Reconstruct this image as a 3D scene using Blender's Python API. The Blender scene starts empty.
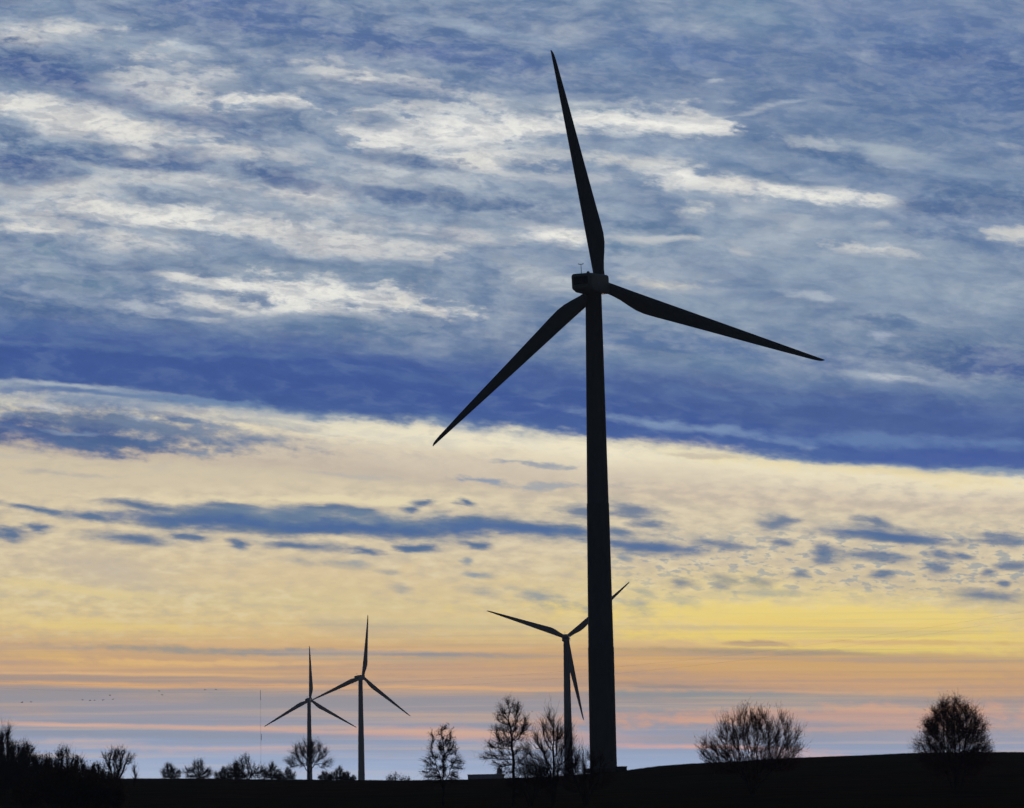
import bpy, bmesh, math, random
import numpy as np
from mathutils import Vector, Matrix
R_ = math.radians
scene = bpy.context.scene
C = scene.collection

# ------------------------------------------------------------------ camera
FPX = 3000.0                                   # focal length in pixels (a short telephoto)
PITCH = math.atan(388 / FPX)
ROLL = R_(1.0)
EYE = np.array([0.0, 0.0, 1.7])
_F = np.array([0, math.cos(PITCH), math.sin(PITCH)])
_R0 = np.array([1.0, 0, 0]); _U0 = np.cross(_R0, _F)
_R = _R0 * math.cos(ROLL) - _U0 * math.sin(ROLL)
_U = _U0 * math.cos(ROLL) + _R0 * math.sin(ROLL)
cam = bpy.data.cameras.new('camera'); co = bpy.data.objects.new('camera', cam); C.objects.link(co)
cam.sensor_width = 36; cam.lens = FPX / 1024 * 36
cam.clip_start = 0.5; cam.clip_end = 20000
m = Matrix.Identity(4)
for i in range(3):
    m[i][0] = _R[i]; m[i][1] = _U[i]; m[i][2] = -_F[i]; m[i][3] = EYE[i]
co.matrix_world = m
scene.camera = co

def at(px, py, Y):
    """world point seen at a pixel of the photograph, at distance Y along the field"""
    d = _F + _R * (px - 512) / FPX - _U * (py - 404) / FPX
    return EYE + d * (Y / d[1])

# ------------------------------------------------------------------ object helpers
def tag(o, label=None, cat=None, group=None, kind=None):
    if label: o['label'] = label
    if cat: o['category'] = cat
    if group: o['group'] = group
    if kind: o['kind'] = kind
    return o

def empty(name, loc=(0, 0, 0), rz=0.0):
    o = bpy.data.objects.new(name, None); C.objects.link(o)
    o.empty_display_size = 0.5
    o.location = loc; o.rotation_euler = (0, 0, rz)
    return o

def link_mesh(name, me, mat, parent=None):
    o = bpy.data.objects.new(name, me); C.objects.link(o)
    if mat and not me.materials: me.materials.append(mat)
    if parent: o.parent = parent
    return o

def bm_obj(name, bm, mat, parent=None, smooth=False):
    me = bpy.data.meshes.new(name)
    bmesh.ops.recalc_face_normals(bm, faces=bm.faces)
    bm.to_mesh(me); bm.free()
    if smooth:
        for p in me.polygons: p.use_smooth = True
    return link_mesh(name, me, mat, parent)

def np_mesh(name, V, faces_list):
    """V (n,3); faces_list: arrays (k, 3) or (k, 4)"""
    me = bpy.data.meshes.new(name)
    me.vertices.add(len(V)); me.vertices.foreach_set('co', np.ascontiguousarray(V, dtype=np.float32).ravel())
    loops = np.concatenate([f.ravel() for f in faces_list]).astype(np.int32)
    tot = np.concatenate([np.full(len(f), f.shape[1], dtype=np.int32) for f in faces_list])
    start = np.concatenate([[0], np.cumsum(tot)[:-1]]).astype(np.int32)
    me.loops.add(len(loops)); me.loops.foreach_set('vertex_index', loops)
    me.polygons.add(len(tot)); me.polygons.foreach_set('loop_start', start)
    try: me.polygons.foreach_set('loop_total', tot)
    except Exception: pass
    me.update(calc_edges=True)
    return me

def bm_box(bm, c, s, bevel=0.0):
    r = bmesh.ops.create_cube(bm, size=1, matrix=Matrix.Translation(c) @ Matrix.Diagonal((*s, 1)))
    if bevel:
        es = {e for v in r['verts'] for e in v.link_edges}
        bmesh.ops.bevel(bm, geom=list(es), offset=bevel, segments=2, affect='EDGES', profile=0.5)

def bm_cyl(bm, p, q, r0, r1, n=12):
    p = Vector(p); q = Vector(q); d = q - p
    rot = d.to_track_quat('Z', 'Y').to_matrix().to_4x4()
    bmesh.ops.create_cone(bm, cap_ends=True, segments=n, radius1=r0, radius2=r1, depth=d.length,
                          matrix=Matrix.Translation((p + q) / 2) @ rot)

def bm_lathe(bm, prof, n=40, axis='Z'):
    rings = []
    for r, z in prof:
        ring = []
        for i in range(n):
            a = 2 * math.pi * i / n
            if axis == 'Z': co_ = (r * math.cos(a), r * math.sin(a), z)
            else: co_ = (r * math.cos(a), z, r * math.sin(a))
            ring.append(bm.verts.new(co_))
        rings.append(ring)
    for a, b in zip(rings, rings[1:]):
        for i in range(n): bm.faces.new((a[i], a[(i + 1) % n], b[(i + 1) % n], b[i]))
    bm.faces.new(rings[0]); bm.faces.new(rings[-1])

def bm_loft(bm, rings):
    vr = [[bm.verts.new(p) for p in r] for r in rings]
    n = len(vr[0])
    for a, b in zip(vr, vr[1:]):
        for i in range(n): bm.faces.new((a[i], a[(i + 1) % n], b[(i + 1) % n], b[i]))
    bm.faces.new(vr[0]); bm.faces.new(vr[-1])

# ------------------------------------------------------------------ materials
def mat_basic(name, col, rough=0.7, var=0.15, scale=1.0, spec=0.3, stretch=(1, 1, 1), bump=0.0, translucent=0.0):
    mt = bpy.data.materials.new(name); mt.use_nodes = True
    nt = mt.node_tree; N = nt.nodes; L = nt.links
    b = N['Principled BSDF']
    b.inputs['Roughness'].default_value = rough
    b.inputs['Specular IOR Level'].default_value = spec
    tc = N.new('ShaderNodeTexCoord'); mp = N.new('ShaderNodeMapping'); mp.inputs['Scale'].default_value = stretch
    nz = N.new('ShaderNodeTexNoise'); nz.inputs['Scale'].default_value = scale; nz.inputs['Detail'].default_value = 6
    cr = N.new('ShaderNodeValToRGB')
    e = cr.color_ramp.elements
    e[0].position = 0.3; e[0].color = (*[c * (1 - var) for c in col], 1)
    e[1].position = 0.7; e[1].color = (*[min(1, c * (1 + var)) for c in col], 1)
    L.new(tc.outputs['Object'], mp.inputs['Vector']); L.new(mp.outputs['Vector'], nz.inputs['Vector'])
    L.new(nz.outputs['Fac'], cr.inputs['Fac']); L.new(cr.outputs['Color'], b.inputs['Base Color'])
    if bump:
        bp = N.new('ShaderNodeBump'); bp.inputs['Strength'].default_value = bump
        L.new(nz.outputs['Fac'], bp.inputs['Height']); L.new(bp.outputs['Normal'], b.inputs['Normal'])
    if translucent:
        tr = N.new('ShaderNodeBsdfTranslucent'); mx = N.new('ShaderNodeMixShader'); mx.inputs['Fac'].default_value = translucent
        L.new(cr.outputs['Color'], tr.inputs['Color'])
        L.new(b.outputs['BSDF'], mx.inputs[1]); L.new(tr.outputs['BSDF'], mx.inputs[2])
        L.new(mx.outputs['Shader'], N['Material Output'].inputs['Surface'])
    return mt

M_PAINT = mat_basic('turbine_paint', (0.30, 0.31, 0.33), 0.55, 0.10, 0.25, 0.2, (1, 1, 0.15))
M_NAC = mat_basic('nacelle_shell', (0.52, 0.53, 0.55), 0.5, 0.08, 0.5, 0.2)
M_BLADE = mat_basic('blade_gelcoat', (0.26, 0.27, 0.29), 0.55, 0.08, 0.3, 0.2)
M_SHADE_DOOR = mat_basic('rear_shade_and_door', (0.05, 0.05, 0.055), 0.8, 0.3, 3.0)  # dark of the tower door, and shade painted on the nacelle's rear
M_METAL = mat_basic('galvanised_metal', (0.22, 0.23, 0.24), 0.5, 0.2, 2.0)
M_CONC = mat_basic('concrete', (0.28, 0.27, 0.25), 0.9, 0.2, 1.5)
M_CAB = mat_basic('cabinet_green', (0.07, 0.09, 0.07), 0.6, 0.2, 1.2)
M_BARK = mat_basic('bark', (0.10, 0.075, 0.055), 0.95, 0.35, 1.5, 0.1, (2, 2, 0.4))
M_TWIG = mat_basic('twigs', (0.13, 0.07, 0.045), 0.95, 0.3, 0.6, 0.1)
M_TWIGR = mat_basic('reddish_twigs', (0.22, 0.075, 0.035), 0.9, 0.3, 0.6, 0.1)  # bark brown, with the red backlight halo put into it
M_LEAF = mat_basic('backlit_red_leaves', (0.58, 0.18, 0.06), 0.9, 0.45, 2.5, 0.1, translucent=0.75)  # red halo of the backlit crown tops put into the leaf colour
M_LEAFD = mat_basic('dull_dry_leaves', (0.12, 0.09, 0.04), 0.9, 0.4, 2.5, 0.1, translucent=0.35)
M_WALL = mat_basic('shed_wall', (0.26, 0.31, 0.42), 0.8, 0.15, 0.8)
M_ROOF = mat_basic('shed_roof', (0.13, 0.15, 0.20), 0.8, 0.2, 0.8)
M_BIRD = mat_basic('feathers', (0.04, 0.04, 0.045), 0.9, 0.2, 4.0)
M_CABLE = mat_basic('cable', (0.08, 0.08, 0.085), 0.7, 0.1, 4.0)
M_GRASS = mat_basic('dry_grass', (0.06, 0.055, 0.03), 0.95, 0.35, 0.4, 0.1)

def mat_field():
    mt = bpy.data.materials.new('field_soil'); mt.use_nodes = True
    nt = mt.node_tree; N = nt.nodes; L = nt.links; b = N['Principled BSDF']
    b.inputs['Roughness'].default_value = 1.0; b.inputs['Specular IOR Level'].default_value = 0.0
    tc = N.new('ShaderNodeTexCoord')
    big = N.new('ShaderNodeTexNoise'); big.inputs['Scale'].default_value = 0.02; big.inputs['Detail'].default_value = 5
    mp = N.new('ShaderNodeMapping'); mp.inputs['Scale'].default_value = (0.15, 0.9, 1); mp.inputs['Rotation'].default_value = (0, 0, 0.12)
    fine = N.new('ShaderNodeTexNoise'); fine.inputs['Scale'].default_value = 1.0; fine.inputs['Detail'].default_value = 8
    L.new(tc.outputs['Object'], big.inputs['Vector']); L.new(tc.outputs['Object'], mp.inputs['Vector']); L.new(mp.outputs['Vector'], fine.inputs['Vector'])
    cr = N.new('ShaderNodeValToRGB'); e = cr.color_ramp.elements
    e[0].position = 0.40; e[0].color = (0.13, 0.078, 0.040, 1)        # ploughed soil
    e[1].position = 0.60; e[1].color = (0.11, 0.088, 0.036, 1)        # thin winter crop
    cr2 = N.new('ShaderNodeValToRGB'); e = cr2.color_ramp.elements
    e[0].position = 0.3; e[0].color = (0.45, 0.45, 0.45, 1); e[1].position = 0.75; e[1].color = (1.25, 1.2, 1.1, 1)
    mx = N.new('ShaderNodeMix'); mx.data_type = 'RGBA'; mx.blend_type = 'MULTIPLY'; mx.inputs['Factor'].default_value = 1
    L.new(big.outputs['Fac'], cr.inputs['Fac']); L.new(fine.outputs['Fac'], cr2.inputs['Fac'])
    L.new(cr.outputs['Color'], mx.inputs['A']); L.new(cr2.outputs['Color'], mx.inputs['B'])
    L.new(mx.outputs['Result'], b.inputs['Base Color'])
    bp = N.new('ShaderNodeBump'); bp.inputs['Strength'].default_value = 0.6; bp.inputs['Distance'].default_value = 0.3
    L.new(fine.outputs['Fac'], bp.inputs['Height']); L.new(bp.outputs['Normal'], b.inputs['Normal'])
    return mt
M_FIELD = mat_field()

# ------------------------------------------------------------------ terrain
YC = 475.0
_sky = [(-60, 778.5), (0, 778), (130, 778.5), (250, 779), (340, 780), (400, 780.5), (470, 779.5), (540, 777), (600, 772.5), (625, 770.5),
        (660, 766), (700, 763), (750, 760.5), (800, 757.5), (860, 755), (920, 753), (980, 752), (1024, 752), (1090, 752.5)]
_cx = []; _cz = []
for px, py in _sky:
    p = at(px, py, YC); _cx.append(p[0]); _cz.append(p[2])
_cx = np.array(_cx); _cz = np.array(_cz)
def sstep(a, b, x):
    t = np.clip((np.asarray(x, float) - a) / (b - a), 0, 1)
    return t * t * (3 - 2 * t)
_rr = np.random.RandomState(5)
_wv = [(_rr.uniform(-.6, .6), _rr.uniform(-.25, .25), _rr.uniform(0, 6.3)) for _ in range(9)]
def ground(x, y):
    x = np.asarray(x, float); y = np.asarray(y, float)
    cz = np.interp(x, _cx, _cz)
    up = sstep(300, 484, y); down = sstep(540, 1000, y)
    z = cz * up * (1 - down) - 8.0 * down
    w = sum(np.sin(a * x + b * y + c) for a, b, c in _wv) / 9
    return z + 0.10 * w * (1 - down)
def gz(x, y): return float(ground(x, y))

def make_ground():
    xs = np.unique(np.concatenate([np.linspace(-1400, -140, 40), np.linspace(-140, 140, 281), np.linspace(140, 1400, 40)]))
    ys = np.unique(np.concatenate([np.linspace(-80, 200, 29), np.linspace(200, 560, 181), np.linspace(560, 1100, 55), np.linspace(1100, 3400, 40)]))
    X, Y = np.meshgrid(xs, ys)
    V = np.stack([X, Y, ground(X, Y)], -1).reshape(-1, 3)
    nx, ny = len(xs), len(ys)
    i = (np.arange(ny - 1)[:, None] * nx + np.arange(nx - 1)[None, :]).ravel()
    me = np_mesh('ground', V, [np.stack([i, i + 1, i + 1 + nx, i + nx], 1)])
    for p in me.polygons: p.use_smooth = True
    o = link_mesh('ground', me, M_FIELD); tag(o, kind='structure'); o['label'] = 'dark ploughed field rising to a ridge'
make_ground()

def make_grass():
    rs = np.random.RandomState(11)
    n = 9000
    x = rs.uniform(-110, 110, n); y = rs.uniform(440, 492, n)
    z = ground(x, y) - 0.02
    k = 3
    V = []; h = rs.uniform(0.04, 0.17, (n, k)); 
    base = np.stack([x, y, z], 1)[:, None, :] + np.concatenate([rs.normal(0, 0.09, (n, k, 2)), np.zeros((n, k, 1))], 2)
    ang = rs.uniform(0, 6.28, (n, k)); w = 0.03
    side = np.stack([np.cos(ang) * w, np.sin(ang) * w, np.zeros((n, k))], 2)
    tip = base + np.stack([rs.normal(0, .08, (n, k)), rs.normal(0, .08, (n, k)), h], 2)
    third = np.stack([-np.sin(ang) * w, np.cos(ang) * w, np.zeros((n, k))], 2)
    V = np.stack([base - side, base + side, base + third, tip], 2).reshape(-1, 3)
    b = np.arange(n * k)[:, None] * 4
    Fc = np.concatenate([b + np.array([[0, 1, 3]]), b + np.array([[1, 2, 3]]), b + np.array([[2, 0, 3]])])
    o = link_mesh('grass', np_mesh('grass', V, [Fc]), M_GRASS)
    tag(o, 'thin dry grass along the crest of the field', 'grass', kind='stuff')
make_grass()

# ------------------------------------------------------------------ wind turbine
def tower_profile(H):
    return [(2.30, -0.3), (2.30, 0.02), (2.22, 0.03), (2.18, 2), (2.12, H * .25), (2.13, H * .25 + .12), (2.07, H * .25 + .2), (1.83, H * .55),
            (1.84, H * .55 + .12), (1.78, H * .55 + .2), (1.33, H - 0.3), (1.40, H - 0.28), (1.40, H)]

def sq_ring(y, w, h, zc, ch, n=6):
    """rounded section of the nacelle; ch = corner radius"""
    pts = []
    for cx, cz, a0 in ((w / 2 - ch, h / 2 - ch, 0), (-w / 2 + ch, h / 2 - ch, 90), (-w / 2 + ch, -h / 2 + ch, 180), (w / 2 - ch, -h / 2 + ch, 270)):
        for i in range(n):
            a = R_(a0 + 90 * i / (n - 1))
            pts.append((cx + ch * math.cos(a), y, zc + cz + ch * math.sin(a)))
    return pts

HUB_OUT = 4.0          # how far the rotor centre stands in front of the tower axis
NAC_Z = 0.0
def nacelle_mesh():
    bm = bmesh.new()
    rings = [sq_ring(-6.45, 2.8, 1.8, 0.42, 0.30), sq_ring(-6.38, 3.1, 2.2, 0.36, 0.40), sq_ring(-6.05, 3.4, 2.7, 0.20, 0.45), sq_ring(-4.6, 3.55, 3.1, 0.08, 0.5),
             sq_ring(0.5, 3.6, 3.25, 0.03, 0.5), sq_ring(2.85, 3.6, 3.2, 0.03, 0.45), sq_ring(3.15, 3.4, 3.0, 0.03, 0.5), sq_ring(3.23, 2.6, 2.4, 0.03, 0.8)]
    bm_loft(bm, rings)
    return bm

def blade_mesh():
    st = [(0.75, 1.85, 1.0), (1.6, 1.87, 1.0), (2.6, 1.95, .88), (4.0, 2.20, .62), (5.5, 2.58, .44), (7.0, 2.90, .34), (8.5, 3.00, .29), (10.5, 2.88, .26), (13, 2.66, .24), (17, 2.34, .22),
          (21, 2.02, .20), (25, 1.72, .19), (29, 1.42, .18), (33, 1.10, .17), (36, .84, .16), (38.2, .66, .16), (39.4, .50, .16), (39.9, .36, .16), (40.2, .2, .16), (40.3, .08, .16)]
    rings = []
    n = 20
    for r, ch, th in st:
        le = -0.93 + 0.75 * (r / 40)                        # straight leading edge
        ring = []
        tw = R_(10 * (1 - min(1, r / 26)) + 1)
        bend = 0.7 * (r / 40) ** 2
        mixr = sstep(1.6, 7.0, r)
        for i in range(n):
            a = 2 * math.pi * i / n
            c = 0.5 - 0.5 * math.cos(a)                      # 0 at the nose
            t_round = math.sin(a) * 0.5
            prof = math.sin(a) * 0.5 * (1.35 * (1 - c) ** 0.75 + .08) * 1.15
            t = (1 - mixr) * t_round + mixr * prof
            x = le + c * ch; y = t * th * ch
            px = le + 0.3 * ch
            dx = x - px
            ring.append((px + dx * math.cos(tw) - y * math.sin(tw), dx * math.sin(tw) + y * math.cos(tw) - bend, r))
        rings.append(ring)
    bm = bmesh.new(); bm_loft(bm, rings)
    return bm

TILT = R_(8)
def make_turbine(H):
    root = empty('wind_turbine')
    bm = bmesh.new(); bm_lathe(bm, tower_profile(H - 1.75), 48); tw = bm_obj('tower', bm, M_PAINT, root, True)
    bm = bmesh.new(); bm_box(bm, (0, 2.185, 2.1), (1.0, 0.10, 2.3), 0.03); bm_obj('door', bm, M_SHADE_DOOR, tw)
    bm = bmesh.new(); bm_lathe(bm, [(3.3, -0.6), (3.3, 0.12), (3.2, 0.18), (2.35, 0.20)], 40); bm_obj('foundation', bm, M_CONC, root)
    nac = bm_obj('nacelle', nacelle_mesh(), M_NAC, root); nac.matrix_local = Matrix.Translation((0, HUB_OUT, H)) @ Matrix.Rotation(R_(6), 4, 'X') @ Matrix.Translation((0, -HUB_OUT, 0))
    bv = nac.modifiers.new('edge', 'BEVEL'); bv.width = 0.04; bv.segments = 2; bv.limit_method = 'ANGLE'
    # dark slatted panel added for the shade on the rear face
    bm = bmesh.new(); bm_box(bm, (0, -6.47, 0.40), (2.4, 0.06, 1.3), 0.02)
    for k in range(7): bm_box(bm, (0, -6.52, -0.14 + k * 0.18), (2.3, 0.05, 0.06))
    bm_obj('rear_shade_panel', bm, M_SHADE_DOOR, nac)
    # weather mast with crossbar, cups
    bm = bmesh.new()
    bm_cyl(bm, (-0.3, -5.0, 1.50), (-0.3, -5.0, 3.15), 0.055, 0.045, 8); bm_cyl(bm, (-0.72, -5.0, 3.13), (0.12, -5.0, 3.13), 0.05, 0.05, 8)
    for sx in (-.68, .08):
        bm_cyl(bm, (sx, -5, 3.13), (sx, -5, 3.22), 0.03, 0.03, 6)
        bmesh.ops.create_uvsphere(bm, u_segments=8, v_segments=6, radius=0.06, matrix=Matrix.Translation((sx, -5, 3.25)))
    bm_obj('weather_mast', bm, M_METAL, nac)
    bm = bmesh.new(); bm_lathe(bm, [(0.28, 1.5), (0.28, 1.75), (0.22, 1.92), (0.1, 2.0)], 14)
    for v in bm.verts: v.co.x += 0.4; v.co.y -= 3.6
    bm_obj('warning_light', bm, M_METAL, nac, True)
    bm = bmesh.new(); bm_box(bm, (0.1, -1.6, 1.66), (1.6, 2.2, 0.18), 0.04); bm_obj('roof_hatch', bm, M_PAINT, nac)
    # hub with spinner
    bm = bmesh.new(); bm_lathe(bm, [(1.0, -1.0), (1.2, -.9), (1.3, -.2), (1.25, .5), (1.05, 1.2), (.7, 1.65), (.3, 1.9), (.05, 1.95)], 28, 'Y')
    hub = bm_obj('hub', bm, M_PAINT, root, True); hub.location = (0, HUB_OUT, H); hub.rotation_euler = (TILT, 0, 0)
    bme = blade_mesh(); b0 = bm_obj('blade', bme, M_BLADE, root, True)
    set_blade(b0, 0, H)
    for k in (1, 2):
        b = b0.copy(); C.objects.link(b); b.parent = root; set_blade(b, k * 120, H)
    return root
def set_blade(b, deg, H):
    b.matrix_local = Matrix.Translation((0, HUB_OUT, H)) @ Matrix.Rotation(TILT, 4, 'X') @ Matrix.Rotation(R_(deg), 4, 'Y')
def spin(root, deg):
    k = 0
    for b in [c for c in root.children if c.name.startswith('blade')]:
        set_blade(b, deg + 120 * k, HUBH); k += 1
def copy_tree(o, parent=None):
    c = o.copy(); C.objects.link(c)
    if parent: c.parent = parent
    for ch in list(o.children): copy_tree(ch, c)
    return c
HUBH = 80.0
tproto = make_turbine(HUBH)
#        hub x, y, z, yaw, phase
TURB = [(15.15, 493.2, 85.1, 20, -8.2, 'large dark wind turbine towering in the middle, nearest of the four'),
        (24.12, 1434.1, 74.4, 4, 49.8, 'distant wind turbine half hidden behind the big tower, one blade pointing down'),
        (-97.92, 1915.7, 75.8, 20, 9.3, 'distant wind turbine, taller of the pair on the left'),
        (-153.1, 2228.2, 71.9, 8, 1.5, 'farthest and smallest wind turbine, standing behind a bare round tree')]
for i, (hx, hy, hz, yaw, ph, lab) in enumerate(TURB):
    o = tproto if i == 0 else copy_tree(tproto)
    a = R_(yaw)
    o.location = (hx - math.sin(a) * HUB_OUT, hy - math.cos(a) * HUB_OUT, hz - HUBH)
    o.rotation_euler = (0, 0, -a)
    tag(o, lab, 'wind turbine', 'wind turbines of the wind farm')
    spin(o, ph)
NT = tproto.location

# transformer cabinet beside the nearest tower
p = at(621.5, 770, 487); x, y = p[0], p[1]; z0 = gz(x, y)
cab = empty('transformer_cabinet', (x, y, z0)); tag(cab, 'low dark transformer cabinet beside the foot of the big turbine tower', 'cabinet')
bm = bmesh.new(); bm_box(bm, (0, 0, 0.2), (1.7, 1.5, 0.9), 0.03); bm_obj('body', bm, M_CAB, cab)
bm = bmesh.new(); bm_box(bm, (0, 0, 0.70), (1.85, 1.65, 0.12), 0.03); bm_obj('lid', bm, M_CAB, cab)
for sx in (-.46, .46):
    bm = bmesh.new(); bm_box(bm, (sx * .9, -0.77, 0.24), (0.78, 0.05, .72), 0.01); bm_obj('door', bm, M_CAB, cab)

# ------------------------------------------------------------------ trees
def tubes(P, Rr, ns=3):
    """P (n,k,3), Rr (n,k): n tapered tubes"""
    n, k, _ = P.shape
    d = P[:, -1] - P[:, 0]
    d /= np.linalg.norm(d, axis=1, keepdims=True) + 1e-9
    ref = np.where(np.abs(d[:, 2:3]) > .9, np.array([[1., 0, 0]]), np.array([[0, 0, 1.]]))
    u = np.cross(d, ref); u /= np.linalg.norm(u, axis=1, keepdims=True) + 1e-9
    v = np.cross(d, u)
    a = np.arange(ns) * 2 * np.pi / ns
    off = u[:, None, :] * np.cos(a)[None, :, None] + v[:, None, :] * np.sin(a)[None, :, None]
    V = P[:, :, None, :] + off[:, None, :, :] * Rr[:, :, None, None]
    V = V.reshape(-1, 3)
    b = (np.arange(n) * k * ns)[:, None, None]
    j = (np.arange(k - 1) * ns)[None, :, None]
    i = np.arange(ns)[None, None, :]
    i2 = (i + 1) % ns
    Fq = np.stack([b + j + i, b + j + i2, b + j + ns + i2, b + j + ns + i], -1).reshape(-1, 4)
    return V, Fq

def colonize(ells, stems, n_attr, D, seed, kill=0.9, infl=4.0, up=0.12, iters=130, wob=0.18):
    rs = np.random.RandomState(seed)
    vol = np.array([e[3] * e[4] * e[3] for e in ells]); vol = vol ** 0.75; vol /= vol.sum()
    A = []
    for e, f in zip(ells, vol):
        m_ = max(8, int(n_attr * f))
        q = rs.normal(size=(m_, 3)); q /= np.linalg.norm(q, axis=1, keepdims=True)
        r = rs.uniform(0, 1, (m_, 1)) ** (1 / 2.2)
        A.append(np.array(e[:3]) + q * r * np.array([e[3], e[3] * .9, e[4]]))
    A = np.concatenate(A)
    A = A[A[:, 2] > 0.25]
    pos = []; par = []
    for st in stems:                                   # each stem: list of points
        prev = -1
        if pos and st[0][2] > 0.01:
            prev = int(np.linalg.norm(np.array(pos) - np.array(st[0]), axis=1).argmin())
        for a, b in zip(st, st[1:]):
            a = np.array(a, float); b = np.array(b, float)
            n = max(1, int(np.linalg.norm(b - a) / D))
            for t in range(n):
                if prev == -1 or t > 0 or True:
                    pos.append(a + (b - a) * t / n + (rs.normal(0, .04, 3) if prev >= 0 else 0)); par.append(prev); prev = len(pos) - 1
        pos.append(np.array(st[-1], float)); par.append(prev)
    near_d = np.full(len(A), 1e9); near_i = np.zeros(len(A), int)
    alive = np.ones(len(A), bool)
    def update(i0):
        Pn = np.array(pos[i0:])
        for s in range(0, len(Pn), 256):
            dd = np.linalg.norm(A[:, None] - Pn[None, s:s + 256], axis=2)
            j = dd.argmin(1); m_ = dd[np.arange(len(A)), j]
            b = m_ < near_d
            near_d[b] = m_[b]; near_i[b] = i0 + s + j[b]
    update(0)
    for it in range(iters):
        alive &= near_d > kill
        act = alive & ((near_d < infl) | (it < 25))
        if not act.any(): break
        idx = near_i[act]; dv = A[act] - np.array(pos)[idx]
        dv /= np.linalg.norm(dv, axis=1, keepdims=True)
        acc = {}
        for i, v in zip(idx, dv):
            if i in acc: acc[i] = acc[i] + v
            else: acc[i] = v.copy()
        i0 = len(pos)
        for i, v in acc.items():
            v = v / (np.linalg.norm(v) + 1e-9) + np.array([0, 0, up]) + rs.normal(0, wob, 3)
            v /= np.linalg.norm(v)
            pos.append(pos[i] + v * D); par.append(i)
        update(i0)
        if len(pos) > 6000: break
    return np.array(pos), np.array(par)

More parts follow.
